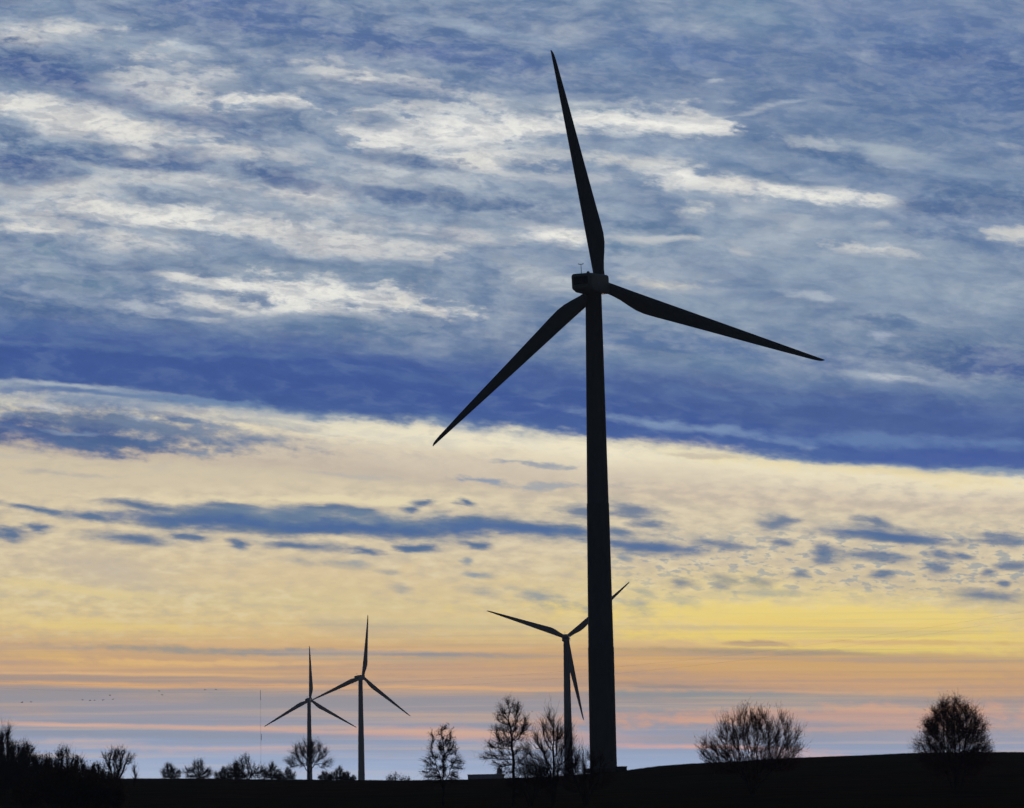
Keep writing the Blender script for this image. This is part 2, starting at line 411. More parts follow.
def make_tree(name, px, Y, top, label, cat, ells, stems, seed, n_attr=420, D=0.4, twigs=1800, tl=0.9, tr=0.018, up=0.5, droop=0.0,
              leaves=0, leafmat=None, lsize=0.09, twigmat=None, trunk_r=0.16, group=None, sub=3, leaf_low=0.0, kill=0.9):
    """ells / stems are given in units of the tree's height: (x, y, z, rx, rz)"""
    p = at(px, 780, Y); x, y = p[0], p[1]; z0 = gz(x, y) - 0.1
    H = at(px, top, Y)[2] - z0
    E_ = [(e[0] * H, e[1] * H, e[2] * H, e[3] * H, e[4] * H) for e in ells]
    S_ = [[(q[0] * H, q[1] * H, q[2] * H) for q in s] for s in stems]
    pos, par = colonize(E_, S_, n_attr, D * H / 11.0, seed, kill=kill * H / 11, infl=5.0 * H / 11)
    n = len(pos)
    cnt = np.zeros(n); 
    ch = np.bincount(par[par >= 0], minlength=n)
    rad = np.zeros(n)
    for i in range(n - 1, -1, -1):                       # pipe model
        if ch[i] == 0: cnt[i] = 1
        if par[i] >= 0: cnt[par[i]] += cnt[i]
    rmax = cnt.max()
    rad = trunk_r * H / 11 * (cnt / rmax) ** 0.46
    rad = np.maximum(rad, tr * 1.1)
    rs = np.random.RandomState(seed + 77)
    root = empty(name, (x, y, z0)); tag(root, label, cat, group)
    seg = par >= 0
    P = np.stack([pos[par[seg]], pos[seg]], 1)
    r0 = np.minimum(rad[par[seg]], rad[seg] * 1.35); R2 = np.stack([r0, rad[seg]], 1)
    thick = rad[seg] > 0.30 * trunk_r * H / 11
    V, Fq = tubes(P[thick], R2[thick], 7)
    link_mesh('trunk', np_mesh('trunk', V, [Fq]), M_BARK, root)
    VV, FF = tubes(P[~thick], R2[~thick], 4) if (~thick).any() else (np.zeros((0, 3)), np.zeros((0, 4), int))
    Vs = [VV]; Fs = [FF]; base = len(VV)
    # twigs
    cand = np.where((cnt <= max(5, rmax * .05)) & (pos[:, 2] > .12 * H))[0]
    wgt = 1.0 / (1 + cnt[cand]) ** .6; wgt /= wgt.sum()
    pick = rs.choice(cand, twigs, p=wgt)
    o = pos[pick] + rs.normal(0, .05, (twigs, 3))
    pd = pos[pick] - pos[np.maximum(par[pick], 0)]; pd /= np.linalg.norm(pd, axis=1, keepdims=True) + 1e-6
    cc = np.array([0, 0, .45 * H]); outw = o - cc; outw /= np.linalg.norm(outw, axis=1, keepdims=True) + 1e-6
    def shoot(o, d, L, r, curve):
        k = 4
        t = np.linspace(0, 1, k)[None, :, None]
        bend = rs.normal(0, .16, (len(o), 1, 3))
        Pp = o[:, None, :] + d[:, None, :] * L[:, None, None] * t + (np.array([0, 0, curve])[None, None, :] + bend) * L[:, None, None] * t ** 2
        Rr = r[:, None] * np.array([1, .8, .55, .25])[None, :]
        return Pp, Rr
    d = pd * .5 + outw * .45 + rs.normal(0, .42, (twigs, 3)) + np.array([0, 0, up]); d /= np.linalg.norm(d, axis=1, keepdims=True)
    L = tl * rs.uniform(.45, 1.2, twigs) * H / 11; r = tr * rs.uniform(.7, 1.15, twigs)
    Pp, Rr = shoot(o, d, L, r, -droop)
    V, Fq = tubes(Pp, Rr, 3); Vs.append(V); Fs.append(Fq + base); base += len(V)
    allP = [Pp]
    for s in range(sub):
        f = rs.randint(1, 4, twigs)
        so = Pp[np.arange(twigs), f]
        sd = d * .75 + rs.normal(0, .5, (twigs, 3)) + np.array([0, 0, up * .6 - droop]); sd /= np.linalg.norm(sd, axis=1, keepdims=True)
        Sp, Sr = shoot(so, sd, L * rs.uniform(.3, .7, twigs), r * .7, -droop)
        V, Fq = tubes(Sp, Sr, 3); Vs.append(V); Fs.append(Fq + base); base += len(V)
        allP.append(Sp)
    crown = link_mesh('crown', np_mesh('crown', np.concatenate(Vs), [np.concatenate(Fs)]), twigmat or M_TWIG, root)
    if leaves:
        T = np.concatenate(allP).reshape(-1, 3)
        T = T[T[:, 2] > leaf_low * H]
        q = T[rs.randint(0, len(T), leaves)] + rs.normal(0, .07, (leaves, 3))
        a = rs.normal(size=(leaves, 3)); a /= np.linalg.norm(a, axis=1, keepdims=True)
        b = np.cross(a, rs.normal(size=(leaves, 3))); b /= np.linalg.norm(b, axis=1, keepdims=True)
        s = lsize * rs.uniform(.6, 1.3, (leaves, 1))
        c_ = np.cross(a, b) * s * .25
        V = np.stack([q - a * s, q - b * s * .5 + c_, q + a * s, q + b * s * .5 + c_], 1).reshape(-1, 3)
        i = np.arange(leaves)[:, None] * 4
        Fq = i + np.array([[0, 1, 2, 3]])
        link_mesh('dry_leaves', np_mesh('dry_leaves', V, [Fq]), leafmat or M_LEAFD, root)
    return root

GT = 'bare trees along the field'
GB = 'bushes along the field edge'
def vase(n, spread, h, seed, lean=0.0):
    """several stems from one foot, leaning outward"""
    r = random.Random(seed); out = []
    for i in range(n):
        a = 2 * math.pi * (i + r.uniform(-.2, .2)) / n; s = spread * r.uniform(.6, 1.1)
        out.append([(0.01 * math.cos(a), 0.01 * math.sin(a), 0), (s * .35 * math.cos(a) + lean * .3, s * .35 * math.sin(a), h * .45), (s * math.cos(a) + lean, s * math.sin(a), h)])
    return out

# right: dense dome-shaped tree
make_tree('round_tree', 956, 352, 700, 'dense dome-shaped bare tree with reddish upper twigs, far right on the ridge', 'tree',
          [(0, 0, .52, .39, .46), (0, 0, .66, .32, .32), (-.2, 0, .42, .24, .2), (.2, 0, .42, .24, .2), (0, 0, .30, .38, .10)],
          [[(0, 0, 0), (.005, 0, .16)], ] + [[(0, 0, .12 + .008 * i), (.09 * math.cos(a), .09 * math.sin(a), .30)] for i, a in enumerate((0.3, 1.1, 2.0, 3.0, 3.8, 4.7, 5.5))] + [[(.05, 0, 0), (.12, 0, .26)], [(-.04, 0, 0), (-.13, 0, .24)]], 3,
          n_attr=1300, D=.32, twigs=7000, tl=1.15, tr=.0155, up=.32, leaves=7500, leafmat=M_LEAF, lsize=.07, twigmat=M_TWIGR, trunk_r=.26, group=GT, leaf_low=.62, kill=.52, sub=3)
# wide many-stemmed tree
make_tree('spreading_tree', 752, 345, 705, 'wide many-stemmed bare tree with upright twigs on the slope right of the big tower', 'tree',
          [(0, 0, .60, .36, .32), (-.30, 0, .48, .26, .20), (.34, 0, .54, .22, .26), (-.42, 0, .40, .14, .09), (.44, 0, .46, .12, .16), (-.06, 0, .85, .12, .13), (.38, 0, .76, .11, .12), (-.26, 0, .70, .12, .14), (.12, 0, .80, .11, .13), (0, 0, .34, .48, .12), (-.25, 0, .30, .28, .10), (.28, 0, .32, .28, .10)],
          vase(9, .10, .26, 4) + vase(6, .24, .30, 17), 8, n_attr=1300, D=.36, twigs=4200, tl=1.3, tr=.018, up=.9, leaves=1500, leafmat=M_LEAF, lsize=.07, twigmat=M_TWIGR, trunk_r=.10, group=GT, leaf_low=.5, kill=.55, sub=2)
# tall tree with a clear leader
make_tree('tall_tree', 513, 325, 700, 'tall slender bare tree with a straight trunk, tallest tree left of the big tower', 'tree',
          [(-.02, 0, .85, .16, .14), (-.01, 0, .70, .20, .12), (-.10, 0, .56, .16, .08), (-.17, 0, .46, .14, .07), (.07, 0, .52, .12, .12), (-.04, 0, .38, .12, .12)],
          [[(0, 0, 0), (.012, 0, .35), (-.005, 0, .66)]], 21, n_attr=560, D=.34, twigs=1700, tl=.85, tr=.0165, up=.35, leaves=1100, leafmat=M_LEAF, lsize=.07, trunk_r=.15, group=GT, leaf_low=.25, kill=.66, sub=2)
# bushy oval tree
make_tree('twiggy_tree', 443, 335, 722, 'bushy oval tree with two crown tops standing between the distant turbines', 'tree',
          [(.02, 0, .82, .10, .17), (-.11, 0, .74, .09, .17), (.0, 0, .60, .19, .20), (0, 0, .42, .20, .16), (.1, 0, .68, .09, .14), (-.13, 0, .46, .11, .17), (.14, 0, .50, .10, .18), (-.15, 0, .36, .09, .10), (.11, 0, .36, .09, .1)],
          [[(0, 0, 0), (.0, 0, .28), (.015, 0, .6)], [(0, 0, .2), (-.09, 0, .55)], [(0, 0, .22), (.12, .02, .5)]], 33, n_attr=700, D=.34, twigs=2100, tl=.8, tr=.0155, up=.4, droop=.15,
          leaves=1300, leafmat=M_LEAFD, lsize=.08, trunk_r=.13, group=GT, leaf_low=.2, kill=.66, sub=2)
# upright shoots
make_tree('upright_tree', 553, 320, 707, 'bare tree with long upright shoots just left of the big tower', 'tree',
          [(.0, 0, .62, .18, .25), (-.14, 0, .58, .13, .20), (.12, 0, .56, .12, .22), (.0, 0, .80, .10, .14), (-.24, 0, .42, .13, .13), (.2, 0, .40, .1, .14), (-.1, 0, .32, .2, .1)],
          vase(6, .09, .42, 9) + [[(0, 0, 0), (.01, 0, .5)]], 45, n_attr=500, D=.36, twigs=1500, tl=1.5, tr=.0175, up=1.1, leaves=350, leafmat=M_LEAF, lsize=.065, trunk_r=.12, group=GT, leaf_low=.3, kill=.7, sub=2)
make_tree('shrub', 585, 318, 741, 'leggy bush with upright twigs in front of the foot of the big tower', 'bush',
          [(0, 0, .55, .30, .35), (.2, 0, .45, .24, .3), (-.2, 0, .45, .22, .3)], vase(7, .2, .4, 5), 51, n_attr=300, D=.5, twigs=1100, tl=1.8, tr=.014, up=1.0,
          leaves=300, leafmat=M_LEAFD, lsize=.08, trunk_r=.13, group=GB, kill=.95, sub=2)
make_tree('shrub', 530, 322, 752, 'low tangled bush between the tall slender tree and the upright shoots', 'bush',
          [(0, 0, .5, .35, .32), (.25, 0, .4, .25, .25), (-.25, 0, .4, .22, .25)], vase(7, .2, .4, 6), 52, n_attr=300, D=.5, twigs=1100, tl=1.8, tr=.013, up=.7,
          leaves=250, leafmat=M_LEAFD, lsize=.08, trunk_r=.13, group=GB, kill=.95, sub=2)
# behind the ridge
make_tree('bare_tree', 309, 540, 739, 'round spreading bare tree in front of the farthest turbine', 'tree',
          [(0, 0, .62, .42, .33), (-.35, 0, .45, .2, .2), (.35, 0, .45, .2, .2)], [[(0, 0, 0), (0, 0, .2)]] + [[(0, 0, .18), (.15 * math.cos(a), .15 * math.sin(a), .42)] for a in (.2, 1.6, 3.0, 4.4)], 61,
          n_attr=520, D=.45, twigs=1900, tl=1.5, tr=.018, up=.4, trunk_r=.2, group=GT, kill=.9, leaves=300, leafmat=M_LEAFD, lsize=.1, sub=2)
SM = [  # px, distance, top, width factor, label, leaves
    (171, 540, 762, .55, 'small thin bush standing alone at the left end of the open field edge', 60),
    (198, 535, 759, .7, 'rounded twiggy bush on the left field edge', 700),
    (222, 545, 767, .6, 'low sparse bush left of the widest bush on the skyline', 400),
    (248, 535, 755, .95, 'widest dense bush on the skyline under the faint mast', 1500),
    (272, 545, 763, .55, 'smaller bush close to the right of the widest dense bush', 500),
    (337, 545, 767, .7, 'low bush between the two left turbines, leaning right', 300),
    (348, 550, 772, .9, 'tiny bush at the foot of the taller left turbine', 200)]
SM += [(236, 550, 762, .5, 'narrow bush against the left side of the widest dense bush', 300), (286, 552, 768, .8, 'low scrub at the left foot of the round spreading tree', 250), (326, 548, 771, .8, 'very low scrub at the right foot of the round spreading tree', 200)]
for i, (px, Y, top, wf, lab, lv) in enumerate(SM):
    make_tree('bush', px, Y, top, lab, 'bush', [((i % 3 - 1) * .12, 0, .52, .42 * wf, .44), (-.5 * wf, 0, .30 + .05 * (i % 2), .42 * wf, .28), (.5 * wf, 0, .34 - .04 * (i % 2), .42 * wf, .28), (.1, 0, .18, .6 * wf, .16)], vase(8, .3 * wf, .30, i), 70 + i,
              n_attr=330, D=.7, twigs=1500, tl=2.2, tr=.017, up=.55, trunk_r=.2, group=GB, kill=1.15, leaves=lv // 2, lsize=.11, leafmat=M_LEAFD, sub=2)
make_tree('far_tree', 396, 1250, 770.5, 'tiny hazy tree far off between the taller left turbine and the bushy oval tree', 'tree',
          [(0, 0, .62, .30, .3), (-.25, 0, .5, .18, .2), (.25, 0, .5, .18, .2)], [[(0, 0, 0), (0, 0, .3)]], 95, n_attr=260, D=.55, twigs=900, tl=1.3, tr=.05, up=.4, trunk_r=.3, group=GT, kill=1.1,
          leaves=900, lsize=.35, leafmat=M_LEAFD)
# left thicket
TH = [(3, 395, 722, .30, 'tallest bare tree of the left thicket, cut by the left picture edge', 'tree', 150),
      (-8, 390, 738, .5, 'dense thicket bush at the left picture edge', 'bush', 900),
      (14, 388, 743, .45, 'dark thicket bush below the tallest left tree', 'bush', 1100),
      (24, 392, 739, .30, 'pointed thicket bush left of centre in the thicket', 'bush', 900),
      (37, 386, 753, .75, 'low wide bush in the middle of the left thicket', 'bush', 1300),
      (48, 390, 754, .6, 'low bush filling the dip of the left thicket', 'bush', 1100),
      (62, 380, 746, .42, 'pointed bush standing above the right part of the left thicket', 'bush', 1100),
      (76, 384, 755, .6, 'wide dark bush beside the pointed thicket bush', 'bush', 1200),
      (94, 384, 760, .45, 'twiggy bush just left of the fan-shaped bare tree', 'bush', 800),
      (106, 382, 769, .7, 'low dark bush below the fan-shaped bare tree', 'bush', 900)]
for i, (px, Y, top, wf, lab, cat, lv) in enumerate(TH):
    make_tree('thicket_tree' if cat == 'tree' else 'thicket_bush', px, Y, top, lab, cat,
              [(0, 0, .45, .50 * wf, .42), (-.45 * wf, 0, .36, .38 * wf, .34), (.45 * wf, 0, .36, .38 * wf, .34), (.05, 0, .70, .30 * wf, .24)], vase(8, .25 * wf, .4, 40 + i), 110 + i,
              n_attr=420, D=.6, twigs=2300, tl=1.6, tr=.018, up=.8, trunk_r=.17, group='left thicket', kill=.95, leaves=lv, lsize=.13, leafmat=M_LEAFD, sub=2)
make_tree('fan_tree', 115, 400, 747, 'fan-shaped bare tree leaning right at the right end of the left thicket', 'tree',
          [(.04, 0, .66, .24, .28), (-.18, 0, .68, .13, .2), (.26, 0, .70, .14, .2), (.0, 0, .4, .2, .2)], vase(7, .16, .5, 12, .04), 131, n_attr=330, D=.6, twigs=800, tl=1.5, tr=.02, up=.8, trunk_r=.2, group=GT, kill=1.1,
          leaves=250, lsize=.12)
make_tree('sapling', 135, 410, 764, 'thin sapling just right of the fan-shaped tree', 'tree',
          [(0, 0, .65, .14, .3)], [[(0, 0, 0), (0, 0, .4)]], 133, n_attr=60, D=.9, twigs=120, tl=2.0, tr=.022, up=.5, trunk_r=.2, group=GT, kill=1.8)
for i, (px, top, lab) in enumerate([(66, 764, 'large dark bush low in the foreground field, left one of two'), (92, 783, 'dark bush low in the foreground field, right one of two')]):
    make_tree('foreground_bush', px, 300, top, lab, 'bush', [(0, 0, .5, .55, .42), (-.55, 0, .4, .4, .32), (.55, 0, .4, .4, .32)], vase(8, .5, .4, 60 + i), 140 + i,
              n_attr=330, D=.9, twigs=2600, tl=2.2, tr=.02, up=.5, trunk_r=.3, group='foreground bushes', kill=1.4, leaves=2600, lsize=.14)

# ------------------------------------------------------------------ far shed, mast, cables, birds
p = at(486, 777, 1700); Y = 1700.0
z0 = gz(p[0], Y); top = at(486, 775.2, Y)[2]
shed = empty('long_shed', (p[0], Y, z0)); tag(shed, 'long low bluish building far off between the bushy oval tree and the tall tree', 'building')
W = (505 - 469) / FPX * Y; hh = top - z0
bm = bmesh.new(); bm_box(bm, (0, 0, hh / 2 - .15), (W, 6, hh - .3)); bm_obj('wall', bm, M_WALL, shed)
bm = bmesh.new()
vs = [bm.verts.new(q) for q in [(-W/2-.2, -3.3, hh-.4), (W/2+.2, -3.3, hh-.4), (W/2+.2, 3.3, hh-.4), (-W/2-.2, 3.3, hh-.4), (-W/2-.2, 0, hh+.6), (W/2+.2, 0, hh+.6)]]
for f in ((0, 1, 5, 4), (2, 3, 4, 5), (0, 4, 3), (1, 2, 5), (0, 3, 2, 1)): bm.faces.new([vs[i] for i in f])
bm_obj('roof', bm, M_ROOF, shed)
for k in range(8):
    bm = bmesh.new(); bm_box(bm, (-W / 2 + W * (k + .5) / 8, -3.02, hh - 2.0), (1.7, .08, 1.3)); bm_obj('window', bm, M_METAL, shed)
p = at(499.5, 777, 1720); top = at(499.5, 768, 1720)[2]; z0 = gz(p[0], 1720)
silo = empty('silo', (p[0], 1720, z0)); tag(silo, 'short dark silo rising behind the long low building', 'silo')
bm = bmesh.new(); bm_lathe(bm, [(1.5, 0), (1.5, top - z0 - .7), (1.4, top - z0 - .6)], 20); bm_obj('shell', bm, M_WALL, silo, True)
bm = bmesh.new(); bm_lathe(bm, [(1.56, top - z0 - .65), (.9, top - z0 - .2), (.2, top - z0)], 20); bm_obj('roof', bm, M_ROOF, silo)

p = at(261, 780, 1500); z0 = gz(p[0], 1500); top = at(261, 690, 1500)[2]
mast = empty('radio_mast', (p[0], 1500, z0)); tag(mast, 'hair-thin tall mast standing above the bushes left of the far turbines', 'mast')
h = top - z0
bm = bmesh.new()
a3 = [(.16 * math.cos(k * 2.094), .16 * math.sin(k * 2.094)) for k in range(3)]
for q in a3: bm_cyl(bm, (q[0], q[1], 0), (q[0], q[1], h * .93), .013, .013, 5)
nb = int(h / 1.2)
for k in range(nb):
    q0 = a3[k % 3]; q1 = a3[(k + 1) % 3]
    bm_cyl(bm, (q0[0], q0[1], k * h * .93 / nb), (q1[0], q1[1], (k + 1) * h * .93 / nb), .008, .008, 4)
bm_obj('lattice', bm, M_METAL, mast)
bm = bmesh.new(); bm_cyl(bm, (0, 0, h * .92), (0, 0, h), .11, .09, 8); bm_obj('antenna', bm, M_METAL, mast)
bm = bmesh.new(); bm_cyl(bm, (.3, 0, h * .60), (.3, 0, h * .65), .11, .11, 8); bm_obj('antenna', bm, M_METAL, mast)

for dy, lab in ((0, 'hair-thin overhead cable across the sky, upper of two'), (6.5, 'hair-thin overhead cable across the sky, lower of two')):
    me_pts = []
    for px in range(-700, 1800, 25):
        py = 686 + dy - 0.00011 * (px - 200) ** 2
        q = at(px, py, 330)
        me_pts.append((q[0], 330.0, q[2]))
    P = np.array(me_pts)
    V, Fq = tubes(np.stack([P[:-1], P[1:]], 1), np.full((len(P) - 1, 2), .0035), 5)
    o = link_mesh('power_cable', np_mesh('power_cable', V, [Fq]), M_CABLE); tag(o, lab, 'cable', 'overhead power cables')

def bird_mesh():
    bm = bmesh.new()
    prof = [(-.26, .015), (-.2, .035), (-.08, .075), (.05, .085), (.14, .06), (.2, .045), (.25, .04), (.30, .012)]
    bm_lathe(bm, [(r, y) for y, r in prof], 8, 'Y')
    for s in (-1, 1):
        top_ = [(s*.05, .10, .03), (s*.25, .14, .13), (s*.5, .03, .10), (s*.5, -.03, .10), (s*.25, -.05, .12), (s*.05, -.10, .03)]
        a = [bm.verts.new(q) for q in top_]; b = [bm.verts.new((q[0], q[1], q[2] - .02)) for q in top_]
        bm.faces.new(a); bm.faces.new(b[::-1])
        for i in range(6): bm.faces.new((a[i], b[i], b[(i+1) % 6], a[(i+1) % 6]))
    t = [bm.verts.new(q) for q in [(-.03, -.22, .01), (.03, -.22, .01), (.08, -.40, .01), (-.08, -.40, .01), (-.03, -.22, -.01), (.03, -.22, -.01), (.08, -.40, -.01), (-.08, -.40, -.01)]]
    for f in ((0,1,2,3), (7,6,5,4), (0,4,5,1), (1,5,6,2), (2,6,7,3), (3,7,4,0)): bm.faces.new([t[i] for i in f])
    return bm
BIRDS = [(22, 702.5), (31, 702), (82.5, 700), (90, 700.5), (94.5, 700.3), (103, 700), (110, 695.3), (113, 699.3), (159, 691), (162, 694.8), (216, 689.5), (205, 689.8)]
bird0 = bm_obj('bird', bird_mesh(), M_BIRD)
rb = random.Random(2)
for i, (px, py) in enumerate(BIRDS):
    o = bird0 if i == 0 else bird0.copy()
    if i: C.objects.link(o)
    Y = 640 + rb.uniform(-30, 30)
    q = at(px, py, Y); o.location = q
    o.rotation_euler = (rb.uniform(-.3, .3), rb.uniform(-.5, .5), rb.uniform(.8, 2.2))
    o.scale = (.75, .75, .75)
    tag(o, 'tiny dark bird of the loose flock flying low over the left skyline', 'bird', 'flock of birds at left')

# ------------------------------------------------------------------ sky
W_ = bpy.data.worlds.new('World'); scene.world = W_; W_.use_nodes = True
NT_ = W_.node_tree; N = NT_.nodes; L = NT_.links
for n in list(N): N.remove(n)
def lin(c):
    return tuple((v / 255 / 12.92) if v / 255 <= .04045 else ((v / 255 + .055) / 1.055) ** 2.4 for v in c)
def val(x):
    n = N.new('ShaderNodeValue'); n.outputs[0].default_value = x; return n.outputs[0]
def mth(op, a, b=None, c=None, clamp=False):
    n = N.new('ShaderNodeMath'); n.operation = op; n.use_clamp = clamp
    for i, v in enumerate((a, b, c)):
        if v is None: continue
        if isinstance(v, (int, float)): n.inputs[i].default_value = v
        else: L.new(v, n.inputs[i])
    return n.outputs[0]
def rng(v, a, b, c=0.0, d=1.0, smooth=True):
    n = N.new('ShaderNodeMapRange'); n.interpolation_type = 'SMOOTHSTEP' if smooth else 'LINEAR'
    L.new(v, n.inputs['Value']) 
    for k, q in zip(('From Min', 'From Max', 'To Min', 'To Max'), (a, b, c, d)): n.inputs[k].default_value = q
    return n.outputs['Result']
def comb(x, y, z=0.0):
    n = N.new('ShaderNodeCombineXYZ')
    for i, v in enumerate((x, y, z)):
        if isinstance(v, (int, float)): n.inputs[i].default_value = v
        else: L.new(v, n.inputs[i])
    return n.outputs[0]
def noise(vec, sx, sy, rot=0.0, detail=6, rough=.55, off=0.0, dist=0.0):
    mp = N.new('ShaderNodeMapping'); mp.vector_type = 'TEXTURE'
    mp.inputs['Scale'].default_value = (sx, sy, 1); mp.inputs['Rotation'].default_value = (0, 0, rot); mp.inputs['Location'].default_value = (off, off * .7, 0)
    L.new(vec, mp.inputs['Vector'])
    n = N.new('ShaderNodeTexNoise'); n.noise_dimensions = '2D'
    n.inputs['Scale'].default_value = 1.0; n.inputs['Detail'].default_value = detail; n.inputs['Roughness'].default_value = rough; n.inputs['Distortion'].default_value = dist
    L.new(mp.outputs['Vector'], n.inputs['Vector'])
    return n
def mixc(f, a, b, mode='MIX'):
    n = N.new('ShaderNodeMix'); n.data_type = 'RGBA'; n.blend_type = mode
    for k, v in (('Factor', f), ('A', a), ('B', b)):
        s = n.inputs[k] if k == 'Factor' else [q for q in n.inputs if q.name == k and q.type == 'RGBA'][0]
        if isinstance(v, (int, float)): s.default_value = v
        elif isinstance(v, tuple): s.default_value = (*v, 1)
        else: L.new(v, s)
    return [q for q in n.outputs if q.type == 'RGBA'][0]

# chart: direction -> (azimuth tangent, elevation tangent) seen towards the sunset (+Y), in units of 1/3000
tcw = N.new('ShaderNodeTexCoord'); sp = N.new('ShaderNodeSeparateXYZ'); L.new(tcw.outputs['Generated'], sp.inputs[0])
dx, dy, dz = sp.outputs
ym = mth('MAXIMUM', dy, 0.12)
X = mth('MULTIPLY', mth('DIVIDE', dx, ym), FPX)
Z = mth('MULTIPLY', mth('DIVIDE', dz, ym), FPX)
XZ = comb(X, Z)
def chart(px, py):
    d = _F + _R * (px - 512) / FPX - _U * (py - 404) / FPX
    return FPX * d[0] / d[1], FPX * d[2] / d[1]

n_warp = noise(XZ, 120, 34, -0.10, 5, .55, 31)
n_det = noise(XZ, 60, 17, -0.12, 9, .60, 7)
n_fin = noise(XZ, 17, 7.5, -0.10, 7, .60, 71)
n_puff = noise(XZ, 24, 8.5, -0.03, 6, .55, 113)
n_str = noise(XZ, 420, 7, -0.012, 5, .55, 57)
ht = rng(Z, 90, 330)                                     # 0 near the horizon -> 1 in the upper sky
sw = N.new('ShaderNodeSeparateColor'); L.new(n_warp.outputs['Color'], sw.inputs[0])
sd = N.new('ShaderNodeSeparateColor'); L.new(n_det.outputs['Color'], sd.inputs[0])
ampu = mth('ADD', mth('MULTIPLY', ht, 46), 24); ampv = mth('ADD', mth('MULTIPLY', ht, 19), 3.0)
ampu2 = mth('ADD', mth('MULTIPLY', ht, 4), 6); ampv2 = mth('ADD', mth('MULTIPLY', ht, 3), 2.0)
def cen(s): return mth('SUBTRACT', s, 0.5)
XW = mth('ADD', X, mth('ADD', mth('MULTIPLY', cen(sw.outputs[0]), ampu), mth('MULTIPLY', cen(sd.outputs[0]), ampu2)))
ZW = mth('ADD', Z, mth('ADD', mth('MULTIPLY', cen(sw.outputs[1]), ampv), mth('MULTIPLY', cen(sd.outputs[1]), ampv2)))
VW = comb(XW, ZW)
edge_n = mth('ADD', mth('MULTIPLY', cen(n_det.outputs['Fac']), 2.0), mth('MULTIPLY', cen(n_fin.outputs['Fac']), 1.5))


n_det2 = noise(VW, 50, 18, -0.12, 9, .60, 7)
n_det3 = noise(comb(mth('ADD', XW, 5.0), mth('ADD', ZW, -7.0)), 50, 18, -0.12, 9, .60, 7)
relief = mth('ADD', mth('MULTIPLY', mth('SUBTRACT', n_det3.outputs['Fac'], n_det2.outputs['Fac']), 1.3), 0.5)
n_torn = noise(XZ, 24, 6.5, -0.04, 9, .64, 213)
puff_n = cen(n_torn.outputs['Fac'])
n_flk = noise(XZ, 15, 5.2, -0.05, 6, .58, 331)
# vertical gradient, sheared with the slope of the cloud bands
SL = 0.094
shear = mth('MULTIPLY', mth('MULTIPLY', X, rng(Z, 215, 330, 0.03, SL + math.tan(ROLL) )), 1.0)
ZS = mth('ADD', mth('ADD', ZW, shear), mth('MULTIPLY', mth('ADD', mth('MULTIPLY', cen(n_fin.outputs['Fac']), 9), mth('MULTIPLY', cen(n_det.outputs['Fac']), 13)), ht))
BASE = [(-120, (92, 116, 158)), (0, (112, 136, 170)), (40, (98, 123, 163)), (80, (104, 129, 166)), (120, (114, 138, 171)), (170, (128, 150, 178)), (215, (148, 166, 187)), (262, (132, 153, 180)),
        (300, (124, 146, 175)), (332, (108, 133, 170)), (356, (98, 124, 166)), (372, (82, 108, 163)), (388, (68, 94, 158)), (408, (66, 92, 158)), (427, (74, 102, 160)), (432, (130, 150, 176)), (438, (240, 232, 208)), (449, (238, 226, 196)),
        (464, (220, 206, 183)), (485, (204, 189, 169)), (500, (214, 200, 173)), (540, (216, 200, 169)), (575, (211, 193, 159)), (600, (214, 195, 150)), (622, (222, 198, 143)), (640, (221, 190, 132)), (650, (214, 175, 124)),
        (672, (206, 166, 130)), (690, (186, 158, 142)), (704, (163, 157, 161)), (722, (158, 158, 172)), (742, (150, 163, 190)), (765, (158, 177, 209)), (785, (178, 191, 215)), (840, (150, 160, 180))]
zs = []
for y, c in BASE: zs.append((chart(512, y)[1], c))
zs = zs[::-1]
zlo, zhi = zs[0][0], zs[-1][0]
t = rng(ZS, zlo, zhi, 0, 1, False)
def ramp(stops, fac):
    r = N.new('ShaderNodeValToRGB'); e = r.color_ramp.elements
    L.new(fac, r.inputs['Fac'])
    for i, (q, c) in enumerate(stops):
        el = e[i] if i < 2 else e.new(q)
        el.position = q
    for i, (q, c) in enumerate(stops):
        e[i].position = q; e[i].color = (*lin(c), 1)
    return r.outputs['Color']
st_all = [((z - zlo) / (zhi - zlo), c) for z, c in zs]
mid = len(st_all) // 2
lo = [s for s in st_all[:mid + 1]]; hi = [s for s in st_all[mid:]]
split = st_all[mid][0]
col = mixc(mth('GREATER_THAN', t, split), ramp(lo, t), ramp(hi, t))
# fine light and dark of the cloud deck
def shade(col, fac_node, k_hi, k_lo, light, dark):
    up_ = mth('MULTIPLY', rng(fac_node, .46, .72), k_hi); dn_ = mth('MULTIPLY', rng(fac_node, .54, .28), k_lo)
    col = mixc(up_, col, lin(light)); return mixc(dn_, col, lin(dark))
z_band = chart(512, 374)[1]; hi_zone = rng(ZS, z_band - 8, z_band + 45)
col = shade(col, n_warp.outputs['Fac'], mth('MULTIPLY', hi_zone, .34), mth('MULTIPLY', hi_zone, .5), (196, 203, 209), (92, 119, 158))

STREAKS = []
def S(x0, y0, x1, y1, th, c, k=1.0, soft=.7, nz=.9, puff=0): STREAKS.append((x0, y0, x1, y1, th, c, k, soft, nz, puff))
Wc = (243, 239, 229); W1 = (253, 250, 240); Cc = (198, 203, 208); B = (94, 121, 158); D = (76, 103, 150); G = (132, 152, 176); D2 = (82, 109, 145)
S(780, -30, 1080, 100, 62, (90, 116, 166), .65, 1, .6); S(860, 190, 1080, 240, 26, (96, 122, 168), .5, 1, .8)
